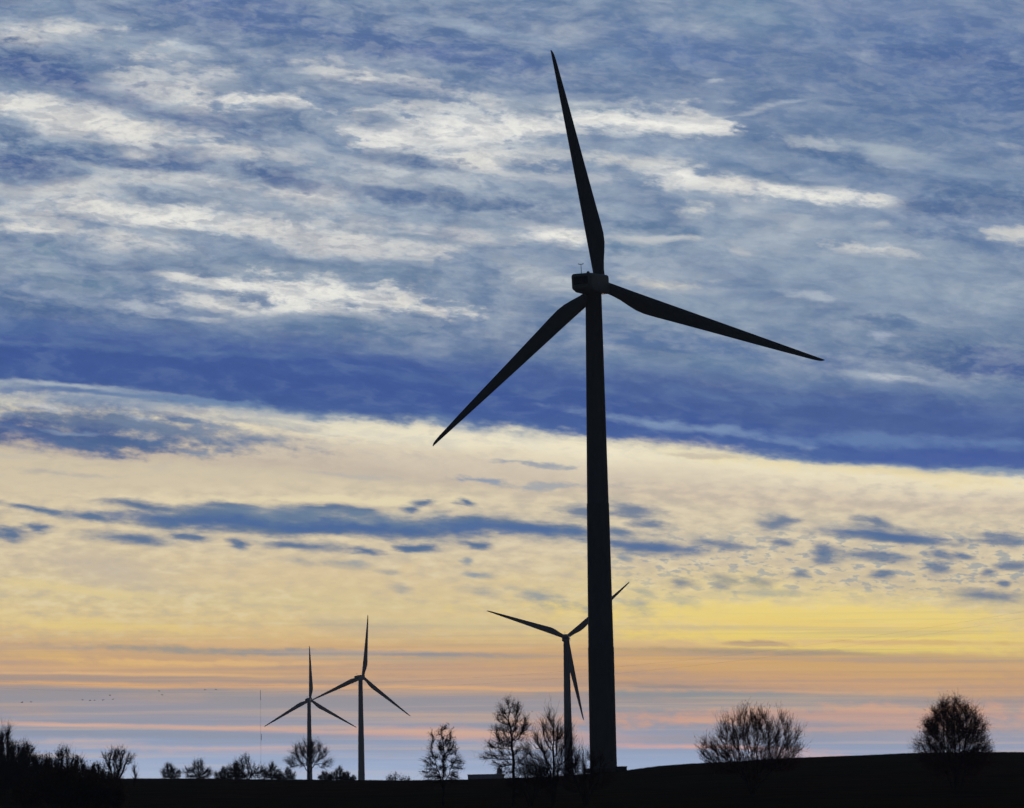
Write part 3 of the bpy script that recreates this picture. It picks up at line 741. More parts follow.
# --- upper sky, left
S(160, -2, 270, 14, 14, (92, 116, 166), .8); S(230, 2, 310, 22, 14, (87, 113, 162), .8); S(300, 28, 520, 62, 13, (89, 117, 164), .85); S(330, 60, 512, 84, 9, (95, 123, 164), .75)
S(425, 18, 520, 36, 6, (160, 178, 199), .7); S(0, 12, 110, 18, 12, (140, 162, 186), .6)
S(-10, 40, 60, 34, 9, Wc, .9); S(40, 30, 100, 30, 6, Wc, .8); S(60, 35, 220, 52, 9, (152, 170, 190), .7); S(180, 45, 220, 54, 4, (190, 200, 212), .8)
S(-20, 52, 70, 82, 19, (75, 105, 148), .95); S(50, 80, 150, 108, 14, D, .9); S(100, 100, 210, 128, 10, B, .85); S(180, 120, 258, 130, 16, (77, 109, 154), .85); S(110, 52, 240, 64, 6, B, .6)
S(95, 84, 150, 88, 12, Wc, .55, .9, 1.8); S(130, 78, 212, 102, 20, Wc, .6, .9, 1.9); S(180, 85, 205, 110, 10, Wc, .8, .8, 1.4); S(120, 72, 190, 80, 7, Cc, .7); S(200, 85, 258, 92, 7, B, .7); S(232, 103, 312, 100, 7, W1, .95, .7, 1.2)
S(-20, 100, 60, 110, 9, W1, 1); S(0, 108, 130, 126, 13, Wc, .98); S(60, 120, 180, 138, 13, Wc, .85); S(120, 146, 160, 152, 5, Wc, .6)
S(-20, 130, 40, 138, 10, B, .9); S(-10, 160, 55, 172, 15, D, .9); S(30, 146, 180, 162, 11, (83, 115, 156), .9); S(150, 150, 222, 170, 9, D, .8); S(110, 160, 165, 166, 5, D, .8)
S(100, 172, 258, 184, 8, (210, 212, 212), .85); S(-10, 190, 120, 186, 7, (225, 222, 215), .85); S(205, 150, 262, 156, 6, Wc, .75); S(120, 152, 158, 152, 5, (215, 213, 210), .7)
S(140, 198, 245, 207, 6, (81, 111, 152), .95); S(240, 172, 296, 184, 8, D, .85)
# --- upper sky, middle left
S(305, 64, 420, 84, 6, Wc, .6, .9, 1.6); S(352, 70, 368, 82, 8, Wc, .7); S(350, 84, 415, 94, 9, (81, 111, 156), .85); S(256, 70, 340, 90, 9, G, .6)
S(270, 114, 345, 128, 9, B, .85); S(245, 150, 300, 158, 9, (205, 208, 210), .8); S(300, 142, 390, 170, 10, (182, 191, 202), .75)
S(354, 110, 455, 108, 6, Wc, .85, .7, 1.3); S(468, 100, 515, 108, 7, Wc, .75); S(362, 124, 440, 142, 9, Wc, .9, .7, 1.2); S(385, 140, 530, 134, 19, W1, 1, .65, 1.0); S(420, 132, 600, 124, 11, W1, .95, .65)
S(440, 156, 515, 168, 12, Wc, .85); S(362, 118, 392, 125, 5, B, .85); S(366, 153, 458, 170, 7, B, .9); S(400, 160, 455, 172, 6, D, .5)
S(345, 190, 425, 199, 7, B, .85); S(256, 192, 340, 199, 7, Wc, .8); S(320, 176, 470, 186, 8, (200, 206, 210), .75); S(440, 195, 530, 202, 7, G, .8)
# --- upper sky, centre and right
S(630, 42, 740, 62, 18, (95, 123, 170), .75); S(520, 45, 620, 60, 10, (109, 137, 174), .6); S(512, 36, 570, 44, 6, (150, 168, 190), .6); S(700, 10, 800, 20, 14, (121, 149, 176), .6)
S(512, 104, 560, 112, 8, G, .8); S(575, 108, 640, 116, 8, (117, 146, 172), .8); S(560, 104, 640, 106, 4, Cc, .6)
S(595, 121, 700, 125, 9, W1, .95, .7, 1.2); S(640, 128, 722, 132, 9, W1, 1, .65, 1.2); S(690, 112, 722, 132, 10, Wc, .8); S(715, 116, 775, 107, 2.2, Cc, .5, .9, 1.4); S(768, 106, 800, 103, 2, (180, 192, 206), .45, .9, 1.4); S(711, 81, 728, 77, 2.2, (196, 204, 212), .6, .9, 1.4)
S(515, 142, 600, 146, 6, (146, 165, 186), .8); S(630, 146, 740, 158, 11, (132, 154, 182), .8); S(512, 152, 610, 160, 6, (205, 208, 208), .7); S(600, 162, 680, 164, 7, (218, 217, 212), .8)
S(660, 172, 700, 180, 9, W1, 1); S(685, 182, 800, 188, 6, Wc, .95); S(765, 190, 880, 199, 6, W1, .95); S(860, 197, 900, 201, 4, Wc, .7); S(512, 178, 610, 178, 5, Cc, .7); S(512, 190, 600, 194, 7, G, .6)
S(715, 140, 810, 152, 8, (91, 121, 160), .85); S(728, 166, 815, 182, 6, (95, 125, 162), .85); S(780, 145, 862, 158, 8, (81, 111, 154), .9); S(820, 160, 900, 170, 6, (89, 119, 158), .8)
S(782, 141, 842, 147, 4, (205, 211, 214), .6, .9, 1.5); S(838, 142, 915, 154, 8, (168, 182, 194), .75); S(996, 142, 1016, 145, 2.5, Cc, .6, .9, 1.4); S(940, 170, 1024, 178, 6, (140, 160, 184), .6)
S(890, 48, 1040, 60, 11, (77, 106, 158), .85); S(980, 86, 1040, 92, 18, (77, 108, 158), .8); S(800, 28, 960, 42, 10, (91, 121, 166), .7); S(840, 86, 1000, 110, 16, (93, 121, 164), .6); S(850, 6, 1024, 14, 10, (117, 139, 174), .6)
S(930, 190, 1040, 204, 12, (85, 115, 156), .8); S(880, 120, 1000, 136, 10, (89, 119, 162), .6)
S(-20, 54, 120, 94, 12, (70, 97, 152), .85, .9, 1.0); S(110, 104, 260, 132, 8, (80, 107, 154), .8, .9, 1.0); S(-20, 164, 60, 174, 10, (70, 98, 150), .8, .9, 1.0); S(60, 154, 220, 168, 6, (78, 106, 154), .8, .9, 1.0); S(260, 176, 300, 186, 6, (74, 101, 150), .8, .9, .9); S(350, 192, 520, 206, 6, (82, 108, 154), .8, .9, .9); S(290, 36, 520, 68, 8, (88, 112, 164), .7, .9, .9)
S(590, 122, 716, 128, 5, (255, 252, 243), .95, .8, .9); S(400, 134, 520, 132, 9, (255, 252, 243), .9, .8, .9); S(655, 174, 705, 179, 5, (255, 252, 243), .9, .8, .9)
# --- second row
S(50, 204, 195, 222, 11, Wc, .95); S(-10, 212, 60, 222, 12, (226, 224, 218), .85); S(-10, 227, 50, 229, 4, Wc, .85); S(130, 214, 262, 224, 9, W1, .9); S(100, 238, 165, 246, 8, Wc, .75); S(150, 228, 200, 232, 4, (160, 170, 182), .6)
S(25, 244, 65, 252, 7, (115, 144, 170), .9); S(35, 274, 112, 286, 8, (115, 143, 170), .85); S(150, 258, 262, 272, 9, G, .85); S(-10, 262, 60, 272, 8, (158, 174, 190), .7)
S(155, 274, 200, 284, 4, Wc, .85); S(185, 280, 262, 287, 5, W1, .9); S(180, 301, 250, 308, 5, Wc, .8, .8, 1.3); S(108, 304, 175, 314, 4, (190, 198, 208), .8); S(200, 317, 232, 319, 2.5, Cc, .7); S(-20, 304, 70, 312, 9, (81, 110, 154), .8); S(-10, 325, 100, 330, 7, (79, 109, 162), .7)
S(250, 226, 405, 244, 12, Wc, .95, .65, .8); S(290, 240, 420, 252, 8, (215, 214, 212), .8); S(420, 230, 505, 240, 8, (210, 210, 210), .85); S(415, 202, 505, 206, 6, B, .9); S(340, 227, 450, 244, 3.5, G, .85); S(268, 215, 300, 218, 6, G, .7); S(440, 220, 520, 234, 5, G, .75); S(340, 216, 372, 222, 6, Cc, .7)
S(250, 264, 425, 281, 11, (109, 137, 166), .9); S(250, 284, 390, 298, 10, W1, 1, .6, 1.0); S(270, 303, 350, 313, 7, W1, .95, .65, 1.2); S(380, 294, 412, 304, 6, Wc, .8, .8, 1.4); S(390, 300, 460, 314, 6, Wc, .9, .7, 1.3); S(270, 322, 420, 330, 8, (101, 131, 166), .7)
S(500, 268, 590, 286, 9, (198, 204, 208), .7); S(536, 231, 590, 236, 8, W1, .95); S(512, 222, 560, 226, 4, Cc, .8); S(512, 211, 562, 216, 6, B, .85); S(552, 246, 585, 252, 4, G, .8)
S(604, 224, 695, 233, 7, (105, 134, 166), .85); S(600, 243, 665, 250, 6, (109, 138, 168), .85); S(600, 238, 720, 241, 4, (205, 208, 208), .75); S(672, 209, 702, 211, 4, (222, 221, 214), .8, .9, 1.4); S(745, 212, 772, 216, 4, Cc, .4); S(778, 216, 812, 223, 4, Cc, .5, .95, 1.5); S(640, 281, 706, 284, 6, (232, 228, 214), .85); S(738, 250, 762, 253, 4, (210, 212, 212), .8)
S(834, 244, 880, 250, 4, Wc, .9, .8, 1.6); S(875, 250, 920, 256, 3.5, Wc, .9, .8, 1.5); S(868, 224, 892, 226, 4, Cc, .6); S(924, 204, 1040, 212, 10, (81, 110, 154), .85); S(922, 234, 1030, 247, 7, (95, 123, 164), .8); S(960, 254, 1010, 262, 4, G, .7)
S(992, 233, 1036, 236, 5, (226, 224, 216), .8, .95, 1.5); S(780, 270, 1010, 292, 26, (144, 164, 186), .7); S(860, 318, 914, 323, 6, (93, 122, 162), .8); S(780, 296, 830, 302, 4, (185, 195, 208), .7); S(770, 327, 815, 334, 6, (99, 128, 166), .7); S(870, 334, 890, 337, 4, (180, 190, 208), .8)
S(600, 300, 760, 318, 16, (148, 167, 186), .6); S(610, 336, 760, 356, 10, (93, 123, 170), .6); S(620, 358, 780, 372, 8, (115, 143, 174), .6)
S(850, 371, 935, 386, 6, (166, 181, 199), .8, .8, 1.2); S(888, 380, 928, 385, 3, (212, 216, 222), .7, .8, 1.4); S(950, 358, 1040, 372, 12, (67, 94, 156), .85); S(890, 352, 960, 360, 8, (79, 108, 154), .7); S(820, 360, 880, 368, 8, (79, 109, 164), .6)
# --- the deep blue band
S(-20, 352, 270, 372, 14, (68, 95, 158), .85, .8, .4); S(220, 362, 600, 398, 20, (68, 95, 160), .85, .8, .4); S(560, 388, 800, 420, 15, (70, 97, 160), .8, .8, .4); S(760, 398, 1060, 436, 19, (66, 93, 158), .9, .8, .4)
S(640, 396, 1080, 442, 22, (84, 108, 154), .5, 1, .9); S(590, 414, 770, 438, 4.5, (138, 162, 194), .8, .9, .7); S(760, 434, 1030, 446, 6, (104, 132, 180), .75, .9, .7); S(860, 456, 1040, 464, 6, (68, 92, 160), .8, .9, .5); S(900, 472, 1000, 474, 3, (124, 146, 174), .7)
S(620, 436, 760, 452, 6, (70, 98, 160), .7)
S(-20, 379, 160, 394, 3.5, (188, 198, 205), .85, .9, .5); S(120, 392, 260, 404, 3, (120, 148, 184), .7); S(-20, 394, 260, 416, 9, (106, 138, 180), .8, .9, .6); S(-20, 388, 150, 396, 3, (90, 120, 172), .7)
S(22, 403, 74, 411, 3.5, Wc, .9); S(-10, 412, 16, 416, 4, (215, 216, 212), .85); S(95, 408, 112, 411, 3, Cc, .7); S(126, 418, 156, 423, 3.5, Wc, .95); S(170, 412, 262, 422, 7, (222, 216, 200), .9); S(160, 418, 205, 426, 4, (98, 126, 168), .8)
S(-40, 412, 250, 438, 14, (90, 118, 156), .9, .8, .8); S(-40, 426, 130, 444, 10, (66, 92, 148), .95, .7, .6); S(40, 436, 200, 451, 6, (76, 104, 148), .9, .7, .7); S(40, 430, 90, 434, 2, (140, 160, 185), .6); S(190, 428, 256, 432, 3, (110, 135, 168), .7); S(170, 450, 224, 454, 2.5, (126, 148, 172), .8)
S(250, 421, 345, 431, 4, (140, 158, 180), .75); S(300, 425, 520, 441, 6, (244, 234, 204), .9, .9, .5); S(430, 425, 490, 432, 3, (128, 150, 180), .6); S(520, 436, 640, 450, 6, (245, 234, 200), .85, .9, .5); S(620, 445, 800, 468, 6, (242, 228, 186), .8, .9, .5); S(770, 462, 1030, 486, 5, (238, 220, 170), .8, .9, .5); S(665, 454, 728, 457, 2, (196, 184, 168), .7)
S(-10, 340, 150, 350, 4, (96, 124, 168), .6, .9, 1.1); S(120, 352, 330, 358, 3, (88, 116, 166), .6, .9, 1.1); S(330, 372, 520, 384, 4, (86, 114, 166), .6, .9, 1.1); S(640, 392, 860, 404, 4, (92, 120, 168), .6, .9, 1.1); S(700, 372, 1000, 396, 5, (104, 130, 172), .6, .9, 1.1); S(860, 410, 1030, 420, 3, (84, 110, 164), .6, .9, 1.1)
S(560, 452, 640, 456, 8, (250, 240, 212), .6, .9, .6); S(300, 432, 640, 446, 8, (248, 238, 210), .5, .9, .6); S(830, 612, 1010, 640, 15, (248, 220, 120), .6, 1, .6)
# --- cream belt and small blue clouds
S(465, 477, 515, 483, 3.5, (134, 152, 176), .85, .8, 1.2); S(510, 461, 565, 466, 2.5, (150, 160, 174), .8, .8, 1.2); S(510, 484, 600, 487, 2.5, (156, 164, 174), .75, .8, 1.2); S(320, 474, 385, 478, 2.5, (186, 182, 174), .7); S(45, 471, 110, 475, 3, (188, 180, 168), .7)
S(90, 496, 170, 500, 2, (230, 214, 180), .8); S(200, 497, 470, 502, 3, (232, 218, 180), .8)
def blue(x0, y0, x1, y1, th, k=.95, c=D2): S(x0, y0, x1, y1, th * 1.15, c, k, .8, 1.15 if x1 - x0 < 60 else .8, .5)
for a in [(98, 502, 165, 507, 4), (125, 519, 200, 523, 6), (150, 510, 270, 516, 6), (190, 520, 330, 526, 8), (205, 505, 260, 510, 5), (240, 526, 430, 532, 5), (270, 514, 335, 517, 5), (330, 510, 378, 516, 5), (360, 524, 470, 536, 8), (400, 507, 420, 509, 3),
          (440, 520, 480, 524, 5), (455, 522, 590, 533, 8), (560, 528, 590, 534, 5), (100, 535, 162, 540, 5), (170, 533, 205, 537, 3.5), (225, 543, 245, 546, 4), (260, 543, 335, 548, 4.5), (345, 548, 375, 550, 3), (395, 545, 430, 549, 3.5), (72, 513, 106, 519, 4),
          (8, 505, 62, 514, 3), (-10, 532, 30, 535, 5), (25, 525, 56, 529, 3.5), (390, 546, 420, 548, 2), (300, 508, 350, 511, 3), (408, 501, 432, 504, 2.5), (450, 503, 466, 506, 2.5), (456, 544, 484, 547, 2.5)]: blue(*a)
for a in [(553, 509, 604, 516, 5), (608, 508, 665, 514, 5), (640, 521, 670, 524, 3), (610, 543, 692, 549, 6), (700, 541, 742, 547, 4.5), (605, 529, 640, 532, 4), (765, 522, 799, 527, 6), (770, 543, 792, 545, 3), (838, 530, 932, 538, 6), (848, 519, 892, 524, 3),
          (818, 550, 840, 554, 5.5), (808, 558, 836, 560, 3), (845, 555, 910, 559, 4.5), (868, 574, 892, 576, 3.5), (930, 553, 957, 557, 5), (926, 567, 947, 570, 5), (960, 555, 977, 557, 3), (972, 539, 1030, 545, 4), (995, 566, 1030, 568, 3), (955, 594, 1020, 598, 5), (998, 582, 1010, 584, 3), (980, 571, 994, 573, 3),
          (786, 573, 804, 575, 3), (740, 580, 765, 585, 4), (712, 580, 730, 584, 5), (675, 582, 695, 585, 3), (840, 536, 960, 542, 3)]: blue(*a, .85)
for a in [(293, 564, 322, 567, 3.5), (330, 564, 372, 567, 3.5), (376, 571, 402, 573, 2.5), (466, 560, 478, 563, 3), (465, 590, 502, 594, 4), (390, 586, 412, 590, 3), (470, 574, 500, 577, 2.5), (525, 592, 560, 598, 5), (622, 556, 636, 559, 3.5), (545, 602, 572, 606, 4), (620, 603, 650, 610, 6), (675, 600, 705, 608, 5), (735, 592, 800, 594, 3), (640, 590, 660, 594, 3), (575, 608, 590, 611, 3)]: blue(*a, .8, (118, 138, 158))
S(120, 516, 600, 531, 5, (98, 123, 152), .8, .9, .5); S(200, 509, 400, 516, 5, (116, 136, 158), .6, 1., .7)
S(130, 517, 330, 525, 4, (74, 103, 152), .9, .85, .75); S(280, 524, 440, 533, 4, (74, 103, 152), .9, .85, .75); S(430, 526, 592, 531, 4.5, (76, 105, 154), .9, .85, .75)
S(612, 543, 690, 548, 3, (78, 106, 152), .8, .8, .8, .5); S(840, 532, 930, 537, 3, (78, 106, 152), .8, .8, .8, .5)
S(590, 596, 1010, 630, 24, (250, 226, 140), .5, 1, .5); S(680, 622, 980, 642, 14, (252, 224, 118), .5, 1, .5); S(620, 664, 1050, 678, 9, (230, 176, 110), .6, 1, .5); S(-30, 664, 300, 672, 7, (232, 184, 120), .5, 1, .5)
# --- gold and orange layers
S(-20, 606, 60, 624, 5, (234, 208, 140), .5, .9, 1.0); S(20, 622, 190, 630, 4, (232, 205, 130), .8, .9, 1.0); S(60, 560, 160, 580, 12, (190, 178, 162), .7, .9, .8); S(160, 570, 520, 592, 16, (220, 196, 150), .5); S(-10, 583, 140, 594, 5, (228, 206, 148), .7); S(270, 600, 540, 626, 12, (218, 198, 148), .6)
S(320, 624, 420, 634, 8, (188, 174, 150), .6, 1, .6)
S(610, 612, 1040, 622, 9, (240, 214, 122), .85, .9, .8); S(640, 634, 1000, 636, 5, (244, 216, 112), .9, .9, .8); S(760, 646, 970, 650, 4.5, (246, 218, 110), .95, .9, .7); S(720, 624, 1000, 630, 5, (238, 208, 118), .7); S(800, 641, 1000, 643, 2, (214, 178, 116), .7)
S(630, 650, 900, 655, 2.8, (168, 152, 124), .9, .8, .7); S(730, 643, 790, 644, 2, (168, 146, 126), .8)
S(90, 647, 300, 654, 3.5, (162, 154, 140), .9, .8, .8); S(230, 652, 510, 656, 2.6, (146, 148, 154), .9, .8, .7); S(280, 658, 480, 661, 2.5, (184, 168, 144), .7)
S(-20, 652, 110, 660, 6, (226, 184, 118), .8); S(90, 661, 340, 666, 2.6, (236, 192, 122), .8); S(300, 668, 560, 672, 6, (216, 172, 132), .6); S(620, 662, 1040, 672, 10, (222, 176, 112), .85); S(700, 680, 1040, 690, 8, (216, 168, 122), .75); S(600, 684, 760, 688, 2, (184, 152, 130), .7)
S(-20, 678, 330, 682, 3.2, (182, 158, 140), .8); S(-20, 673, 320, 676, 1.3, (238, 190, 132), .85, .9, .3); S(-20, 683.5, 230, 686.5, 2.4, (240, 184, 122), .95, .8, .3); S(200, 684, 340, 687, 2.2, (228, 176, 130), .8, .8, .4); S(330, 686, 760, 692, 2.0, (238, 184, 128), .95, .8, .3); S(560, 689, 800, 692, 1.8, (238, 176, 122), .8, .8, .3); S(640, 686, 700, 687, 1.5, (160, 146, 140), .7)
S(-20, 690, 330, 698, 5, (158, 155, 160), .85, .9, .5); S(120, 697, 200, 700, 4, (188, 164, 154), .6); S(340, 700, 590, 706, 6, (160, 156, 164), .8, .9, .5); S(400, 716, 600, 722, 5, (184, 160, 156), .6); S(-10, 706, 60, 712, 5, (188, 164, 152), .5); S(60, 704, 250, 716, 7, (160, 157, 170), .7)
S(590, 693, 880, 700, 5, (146, 152, 156), .95, .8, .5); S(600, 706, 760, 712, 4, (150, 154, 162), .8, .9, .5); S(800, 704, 924, 709, 5, (162, 156, 158), .85, .9, .5); S(610, 720, 1050, 712, 8, (220, 168, 142), .9); S(780, 720, 1040, 726, 8, (202, 168, 156), .7); S(760, 722, 860, 726, 4, (166, 158, 168), .8); S(820, 732, 1040, 742, 6, (170, 166, 182), .7); S(790, 730, 960, 726, 2.5, (218, 170, 148), .6)
S(-20, 722.5, 130, 726, 1.9, (230, 184, 162), .9, .8, .3); S(110, 726, 330, 732, 2.2, (220, 176, 160), .85, .8, .3); S(300, 730, 620, 738, 5, (214, 170, 158), .9, .9, .4); S(600, 744, 800, 750, 2.2, (220, 172, 164), .9, .8, .4); S(640, 736, 720, 742, 4, (164, 160, 174), .7)
S(-20, 730, 330, 738, 4, (146, 156, 176), .8, .9, .4); S(40, 741, 180, 748, 4, (186, 176, 188), .7); S(180, 750, 330, 748, 3, (196, 176, 184), .8, .9, .5); S(330, 745, 480, 752, 5, (156, 166, 190), .7); S(740, 755, 860, 757, 2.5, (208, 178, 180), .7)

base_col = col
belt = mth('MULTIPLY', rng(Z, 130, 190), rng(Z, 330, 285))
upz = mth('ADD', mth('MULTIPLY', hi_zone, .82), .0); bandz = mth('SUBTRACT', rng(Z, 290, 400), hi_zone)
lowz = mth('MULTIPLY', rng(Z, 200, 140), rng(Z, 6, 40))
kb = mth('MULTIPLY', belt, .42); ku = mth('MULTIPLY', mth('MULTIPLY', upz, .42), rng(X, 330, -150, .6, 1.0)); kd = mth('MULTIPLY', bandz, .32)
kp = mth('MULTIPLY', mth('MULTIPLY', rng(Z, 172, 200), rng(Z, 272, 236)), mth('MULTIPLY', rng(X, 20, 160), rng(mth('ADD', mth('MULTIPLY', n_flk.outputs['Fac'], .62), mth('MULTIPLY', n_puff.outputs['Fac'], .38)), .50, .60))); kl = mth('MULTIPLY', lowz, .34)
PREP = []
_S = []
for q in STREAKS:                                        # bright gaps sit in a wider, fainter veil of thin cloud
    if sum(q[5]) > 640 and q[1] < 350: _S.append((q[0], q[1] + 1, q[2], q[3] + 1, q[4] * 1.9, (186, 196, 206), .55 * q[6], 1.0, 1.0, 0))
    if sum(q[5]) > 640 and q[1] < 350: q = (*q[:4], q[4] * 1.08, q[5], q[6], q[7] * 1.22, q[8] * 1.1, q[9])
    _S.append(q)
STREAKS = _S
for (x0, y0, x1, y1, th, c, k, soft, nz, puff) in STREAKS:
    a = chart(x0, y0); b = chart(x1, y1)
    cx, cz = (a[0] + b[0]) / 2, (a[1] + b[1]) / 2
    an = math.atan2(b[1] - a[1], b[0] - a[0]); la = math.hypot(b[0] - a[0], b[1] - a[1]) * .60; lt = th * 1.2
    g = 1.2 + soft * .62 + .45 * nz
    ex = math.hypot(la * math.cos(an), lt * math.sin(an)) * g; ez = math.hypot(la * math.sin(an), lt * math.cos(an)) * g
    PREP.append((cx, cz, an, la, lt, c, k, soft, nz, puff, ex + (42 if cz > 250 else 24), ez + (14 if cz > 300 else 5 if cz > 150 else 2.5)))

def group_tree(name, ins, outs):
    g = bpy.data.node_groups.new(name, 'ShaderNodeTree')
    for n, ty in ins: g.interface.new_socket(n, in_out='INPUT', socket_type=ty)
    for n, ty in outs: g.interface.new_socket(n, in_out='OUTPUT', socket_type=ty)
    return g, g.nodes.new('NodeGroupInput'), g.nodes.new('NodeGroupOutput')
FL, CO = 'NodeSocketFloat', 'NodeSocketColor'
world_N, world_L = N, L
glow = rng(Z, 400, 0, 1.05, 1.76, False)
# one cloud streak: a soft ragged ellipse laid over the colour that comes in
PN = ['A1', 'A2', 'A3', 'B1', 'B2', 'B3', 'NZ', 'R0', 'R1', 'K']
G_ST, gi, go = group_tree('cloud_streak', [('X', FL), ('Z', FL), ('E', FL)] + [(q, FL) for q in PN] + [('Tint', CO), ('Col', CO)], [('Col', CO)])
N, L = G_ST.nodes, G_ST.links
I_ = gi.outputs
u = mth('MULTIPLY_ADD', I_['X'], I_['A1'], mth('MULTIPLY_ADD', I_['Z'], I_['A2'], I_['A3']))
v = mth('MULTIPLY_ADD', I_['X'], I_['B1'], mth('MULTIPLY_ADD', I_['Z'], I_['B2'], I_['B3']))
d = mth('SQRT', mth('MULTIPLY_ADD', u, u, mth('MULTIPLY', v, v)))
d = mth('MULTIPLY_ADD', I_['E'], I_['NZ'], d)
mr = N.new('ShaderNodeMapRange'); mr.interpolation_type = 'SMOOTHSTEP'
L.new(d, mr.inputs['Value']); L.new(I_['R0'], mr.inputs['From Min']); L.new(I_['R1'], mr.inputs['From Max']); L.new(I_['K'], mr.inputs['To Max'])
mr.inputs['To Min'].default_value = 0
L.new(mixc(mr.outputs['Result'], I_['Col'], I_['Tint']), go.inputs['Col'])
N, L = world_N, world_L
ZIN = [('X', FL), ('Z', FL), ('Edge', FL), ('Lump', FL), ('F1', FL), ('F2', FL), ('F3', FL), ('F4', FL), ('F5', FL), ('P1', FL), ('K4', FL), ('K1', FL), ('K2', FL), ('K3', FL), ('Col', CO)]
ZSRC = (XW, ZW, edge_n, puff_n, n_puff.outputs['Fac'], n_det2.outputs['Fac'], n_str.outputs['Fac'], n_fin.outputs['Fac'], relief, kp, kd, kb, ku, kl, base_col)
def zone(xa, xb, za, zb):
    """the cloud streaks that reach one part of the sky, laid over the common gradient"""
    global N, L
    g, gi, go = group_tree('sky_zone', ZIN, [('Col', CO)])
    N, L = g.nodes, g.links; I_ = gi.outputs
    col = I_['Col']
    if za < 340 and zb > 120: col = shade(col, I_['F1'], I_['K1'], I_['K1'], (236, 221, 184), (178, 170, 158))
    if za < 270 and zb > 170: col = mixc(mth('MULTIPLY', I_['P1'], .62), col, lin((124, 142, 160)))
    for (cx, cz, an, la, lt, c, k, soft, nz, puff, ex, ez) in PREP:
        if cx + ex < xa or cx - ex > xb or cz + ez < za or cz - ez > zb: continue
        ca, sa = math.cos(an), math.sin(an)
        n = N.new('ShaderNodeGroup'); n.node_tree = G_ST
        L.new(I_['X'], n.inputs['X']); L.new(I_['Z'], n.inputs['Z']); L.new(I_['Lump' if puff else 'Edge'], n.inputs['E']); L.new(col, n.inputs['Col'])
        for q, w in zip(PN, (ca / la, sa / la, -(cx * ca + cz * sa) / la, -sa / lt, ca / lt, (cx * sa - cz * ca) / lt, nz * 1.15, 1.0 + soft * .66, 1.0 - soft * 1.05, k)):
            n.inputs[q].default_value = w
        n.inputs['Tint'].default_value = (*lin(c), 1)
        col = n.outputs['Col']
    # mottling: small lumps in the gold belt, soft ripples above, long threads near the horizon
    if zb > 320:
        col = shade(col, I_['F5'], mth('MULTIPLY', I_['K2'], .5), mth('MULTIPLY', I_['K2'], 1.1), (228, 228, 222), (78, 104, 146))
        col = shade(col, I_['F2'], I_['K2'], I_['K2'], (188, 198, 206), (80, 106, 146))
        col = shade(col, I_['F4'], mth('MULTIPLY', I_['K2'], .3), mth('MULTIPLY', I_['K2'], .5), (198, 206, 212), (86, 111, 148))
        col = shade(col, I_['F2'], I_['K4'], I_['K4'], (112, 138, 174), (58, 82, 142))
    if za < 210: col = shade(col, I_['F3'], I_['K3'], I_['K3'], (234, 192, 146), (158, 152, 156))
    L.new(col, go.inputs['Col'])
    N, L = world_N, world_L
    gn = N.new('ShaderNodeGroup'); gn.node_tree = g
    for i, q in enumerate(ZSRC): L.new(q, gn.inputs[i])
    bg = N.new('ShaderNodeBackground'); L.new(gn.outputs[0], bg.inputs['Color']); L.new(glow, bg.inputs['Strength'])
    return bg.outputs[0]
def pick(fac, a, b):
    n = N.new('ShaderNodeMixShader'); L.new(fac, n.inputs[0]); L.new(a, n.inputs[1]); L.new(b, n.inputs[2]); return n.outputs[0]
ZB = [-1e9, 40, 72, 105, 150, 205, 262, 310, 370, 430, 490, 550, 610, 670, 1e9]
XB = [-1e9, -210, 60, 1e9]
def rows(i, j):
    if j - i == 1: return cols(0, len(XB) - 1, ZB[i], ZB[j])
    q = (i + j) // 2
    return pick(mth('GREATER_THAN', Z, ZB[q]), rows(i, q), rows(q, j))
def cols(i, j, za, zb):
    if j - i == 1: return zone(XB[i], XB[j], za, zb)
    q = (i + j) // 2
    return pick(mth('GREATER_THAN', X, XB[q]), cols(i, q, za, zb), cols(q, j, za, zb))

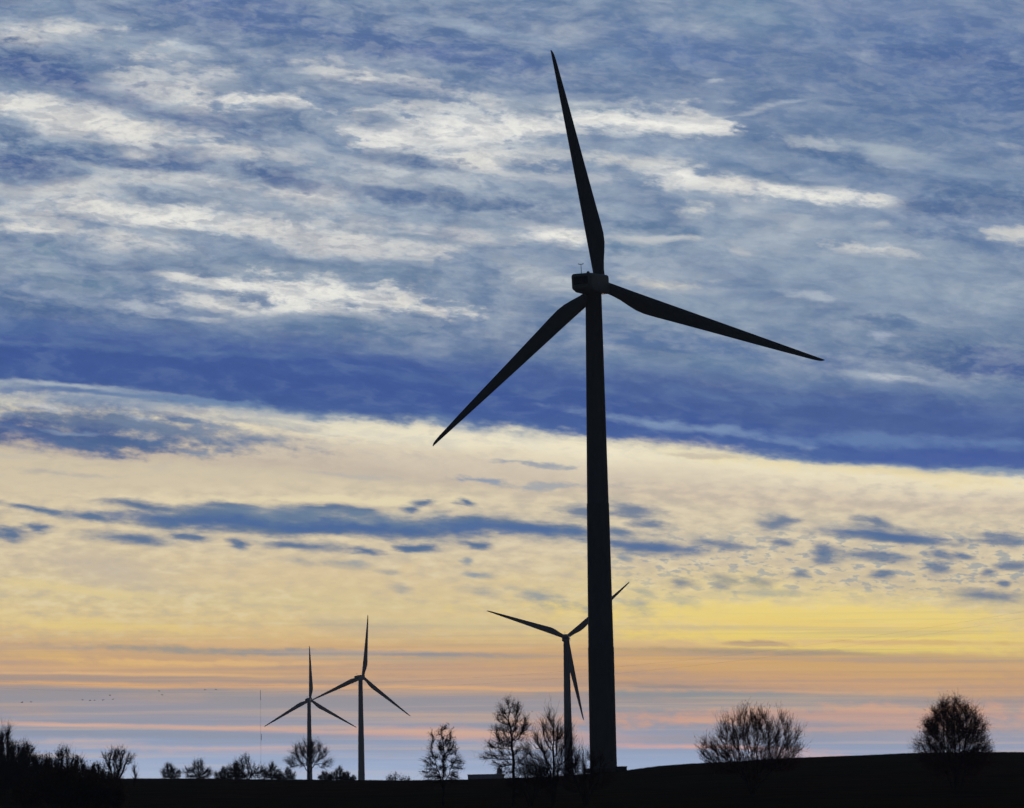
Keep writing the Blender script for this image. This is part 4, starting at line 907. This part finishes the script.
# away from the sunset: a dim evening sky
sky = N.new('ShaderNodeTexSky'); sky.sky_type = 'NISHITA'; sky.sun_disc = False
SUN_EL, SUN_AZ = R_(3.0), R_(6.0)
sky.sun_elevation = SUN_EL; sky.sun_rotation = SUN_AZ; sky.air_density = 1.5; sky.dust_density = 2.0
bgn = N.new('ShaderNodeBackground'); L.new(mixc(1.0, sky.outputs['Color'], (.5, .76, 1.3), 'MULTIPLY'), bgn.inputs['Color']); bgn.inputs['Strength'].default_value = 0.021
front = mth('MULTIPLY', rng(dy, .78, .93), rng(dz, .62, .30))
wo = N.new('ShaderNodeOutputWorld'); L.new(pick(front, bgn.outputs[0], rows(0, len(ZB) - 1)), wo.inputs['Surface'])
W_.cycles.sampling_method = 'MANUAL'; W_.cycles.sample_map_resolution = 512

# ------------------------------------------------------------------ the low sun behind the clouds
sl = bpy.data.lights.new('sun', 'SUN'); so = bpy.data.objects.new('sun', sl); C.objects.link(so)
sl.energy = 0.6; sl.angle = R_(12); sl.color = (1.0, .72, .45)
sdv = Vector((math.sin(SUN_AZ) * math.cos(SUN_EL), math.cos(SUN_AZ) * math.cos(SUN_EL), math.sin(SUN_EL)))
so.rotation_euler = sdv.to_track_quat('Z', 'Y').to_euler(); so.location = (0, 300, 300)

# ------------------------------------------------------------------ haze
HAZE = 0.0002
if HAZE:
    bm = bmesh.new(); bm_box(bm, (0, 1660, 63), (2840, 3500, 146))
    vm = bpy.data.materials.new('haze'); vm.use_nodes = True; nt = vm.node_tree
    for n in list(nt.nodes): nt.nodes.remove(n)
    pv = nt.nodes.new('ShaderNodeVolumePrincipled'); out = nt.nodes.new('ShaderNodeOutputMaterial')
    pv.inputs['Color'].default_value = (.42, .60, 1.0, 1); pv.inputs['Density'].default_value = HAZE; pv.inputs['Anisotropy'].default_value = 0.2
    nt.links.new(pv.outputs[0], out.inputs['Volume'])
    hz = bm_obj('haze', bm, vm); tag(hz, 'thin evening haze over the fields', 'haze', kind='stuff')

# ------------------------------------------------------------------ render settings
vs_ = scene.view_settings
vs_.view_transform = 'Standard'; vs_.look = 'None'; vs_.exposure = 0; vs_.gamma = 1; vs_.use_curve_mapping = False
cy = scene.cycles
cy.use_denoising = True; cy.denoiser = 'OPENIMAGEDENOISE'; cy.denoising_prefilter = 'ACCURATE'; cy.use_adaptive_sampling = False; cy.max_bounces = 5; cy.diffuse_bounces = 2; cy.volume_bounces = 0; cy.transparent_max_bounces = 8
scene.render.film_transparent = False
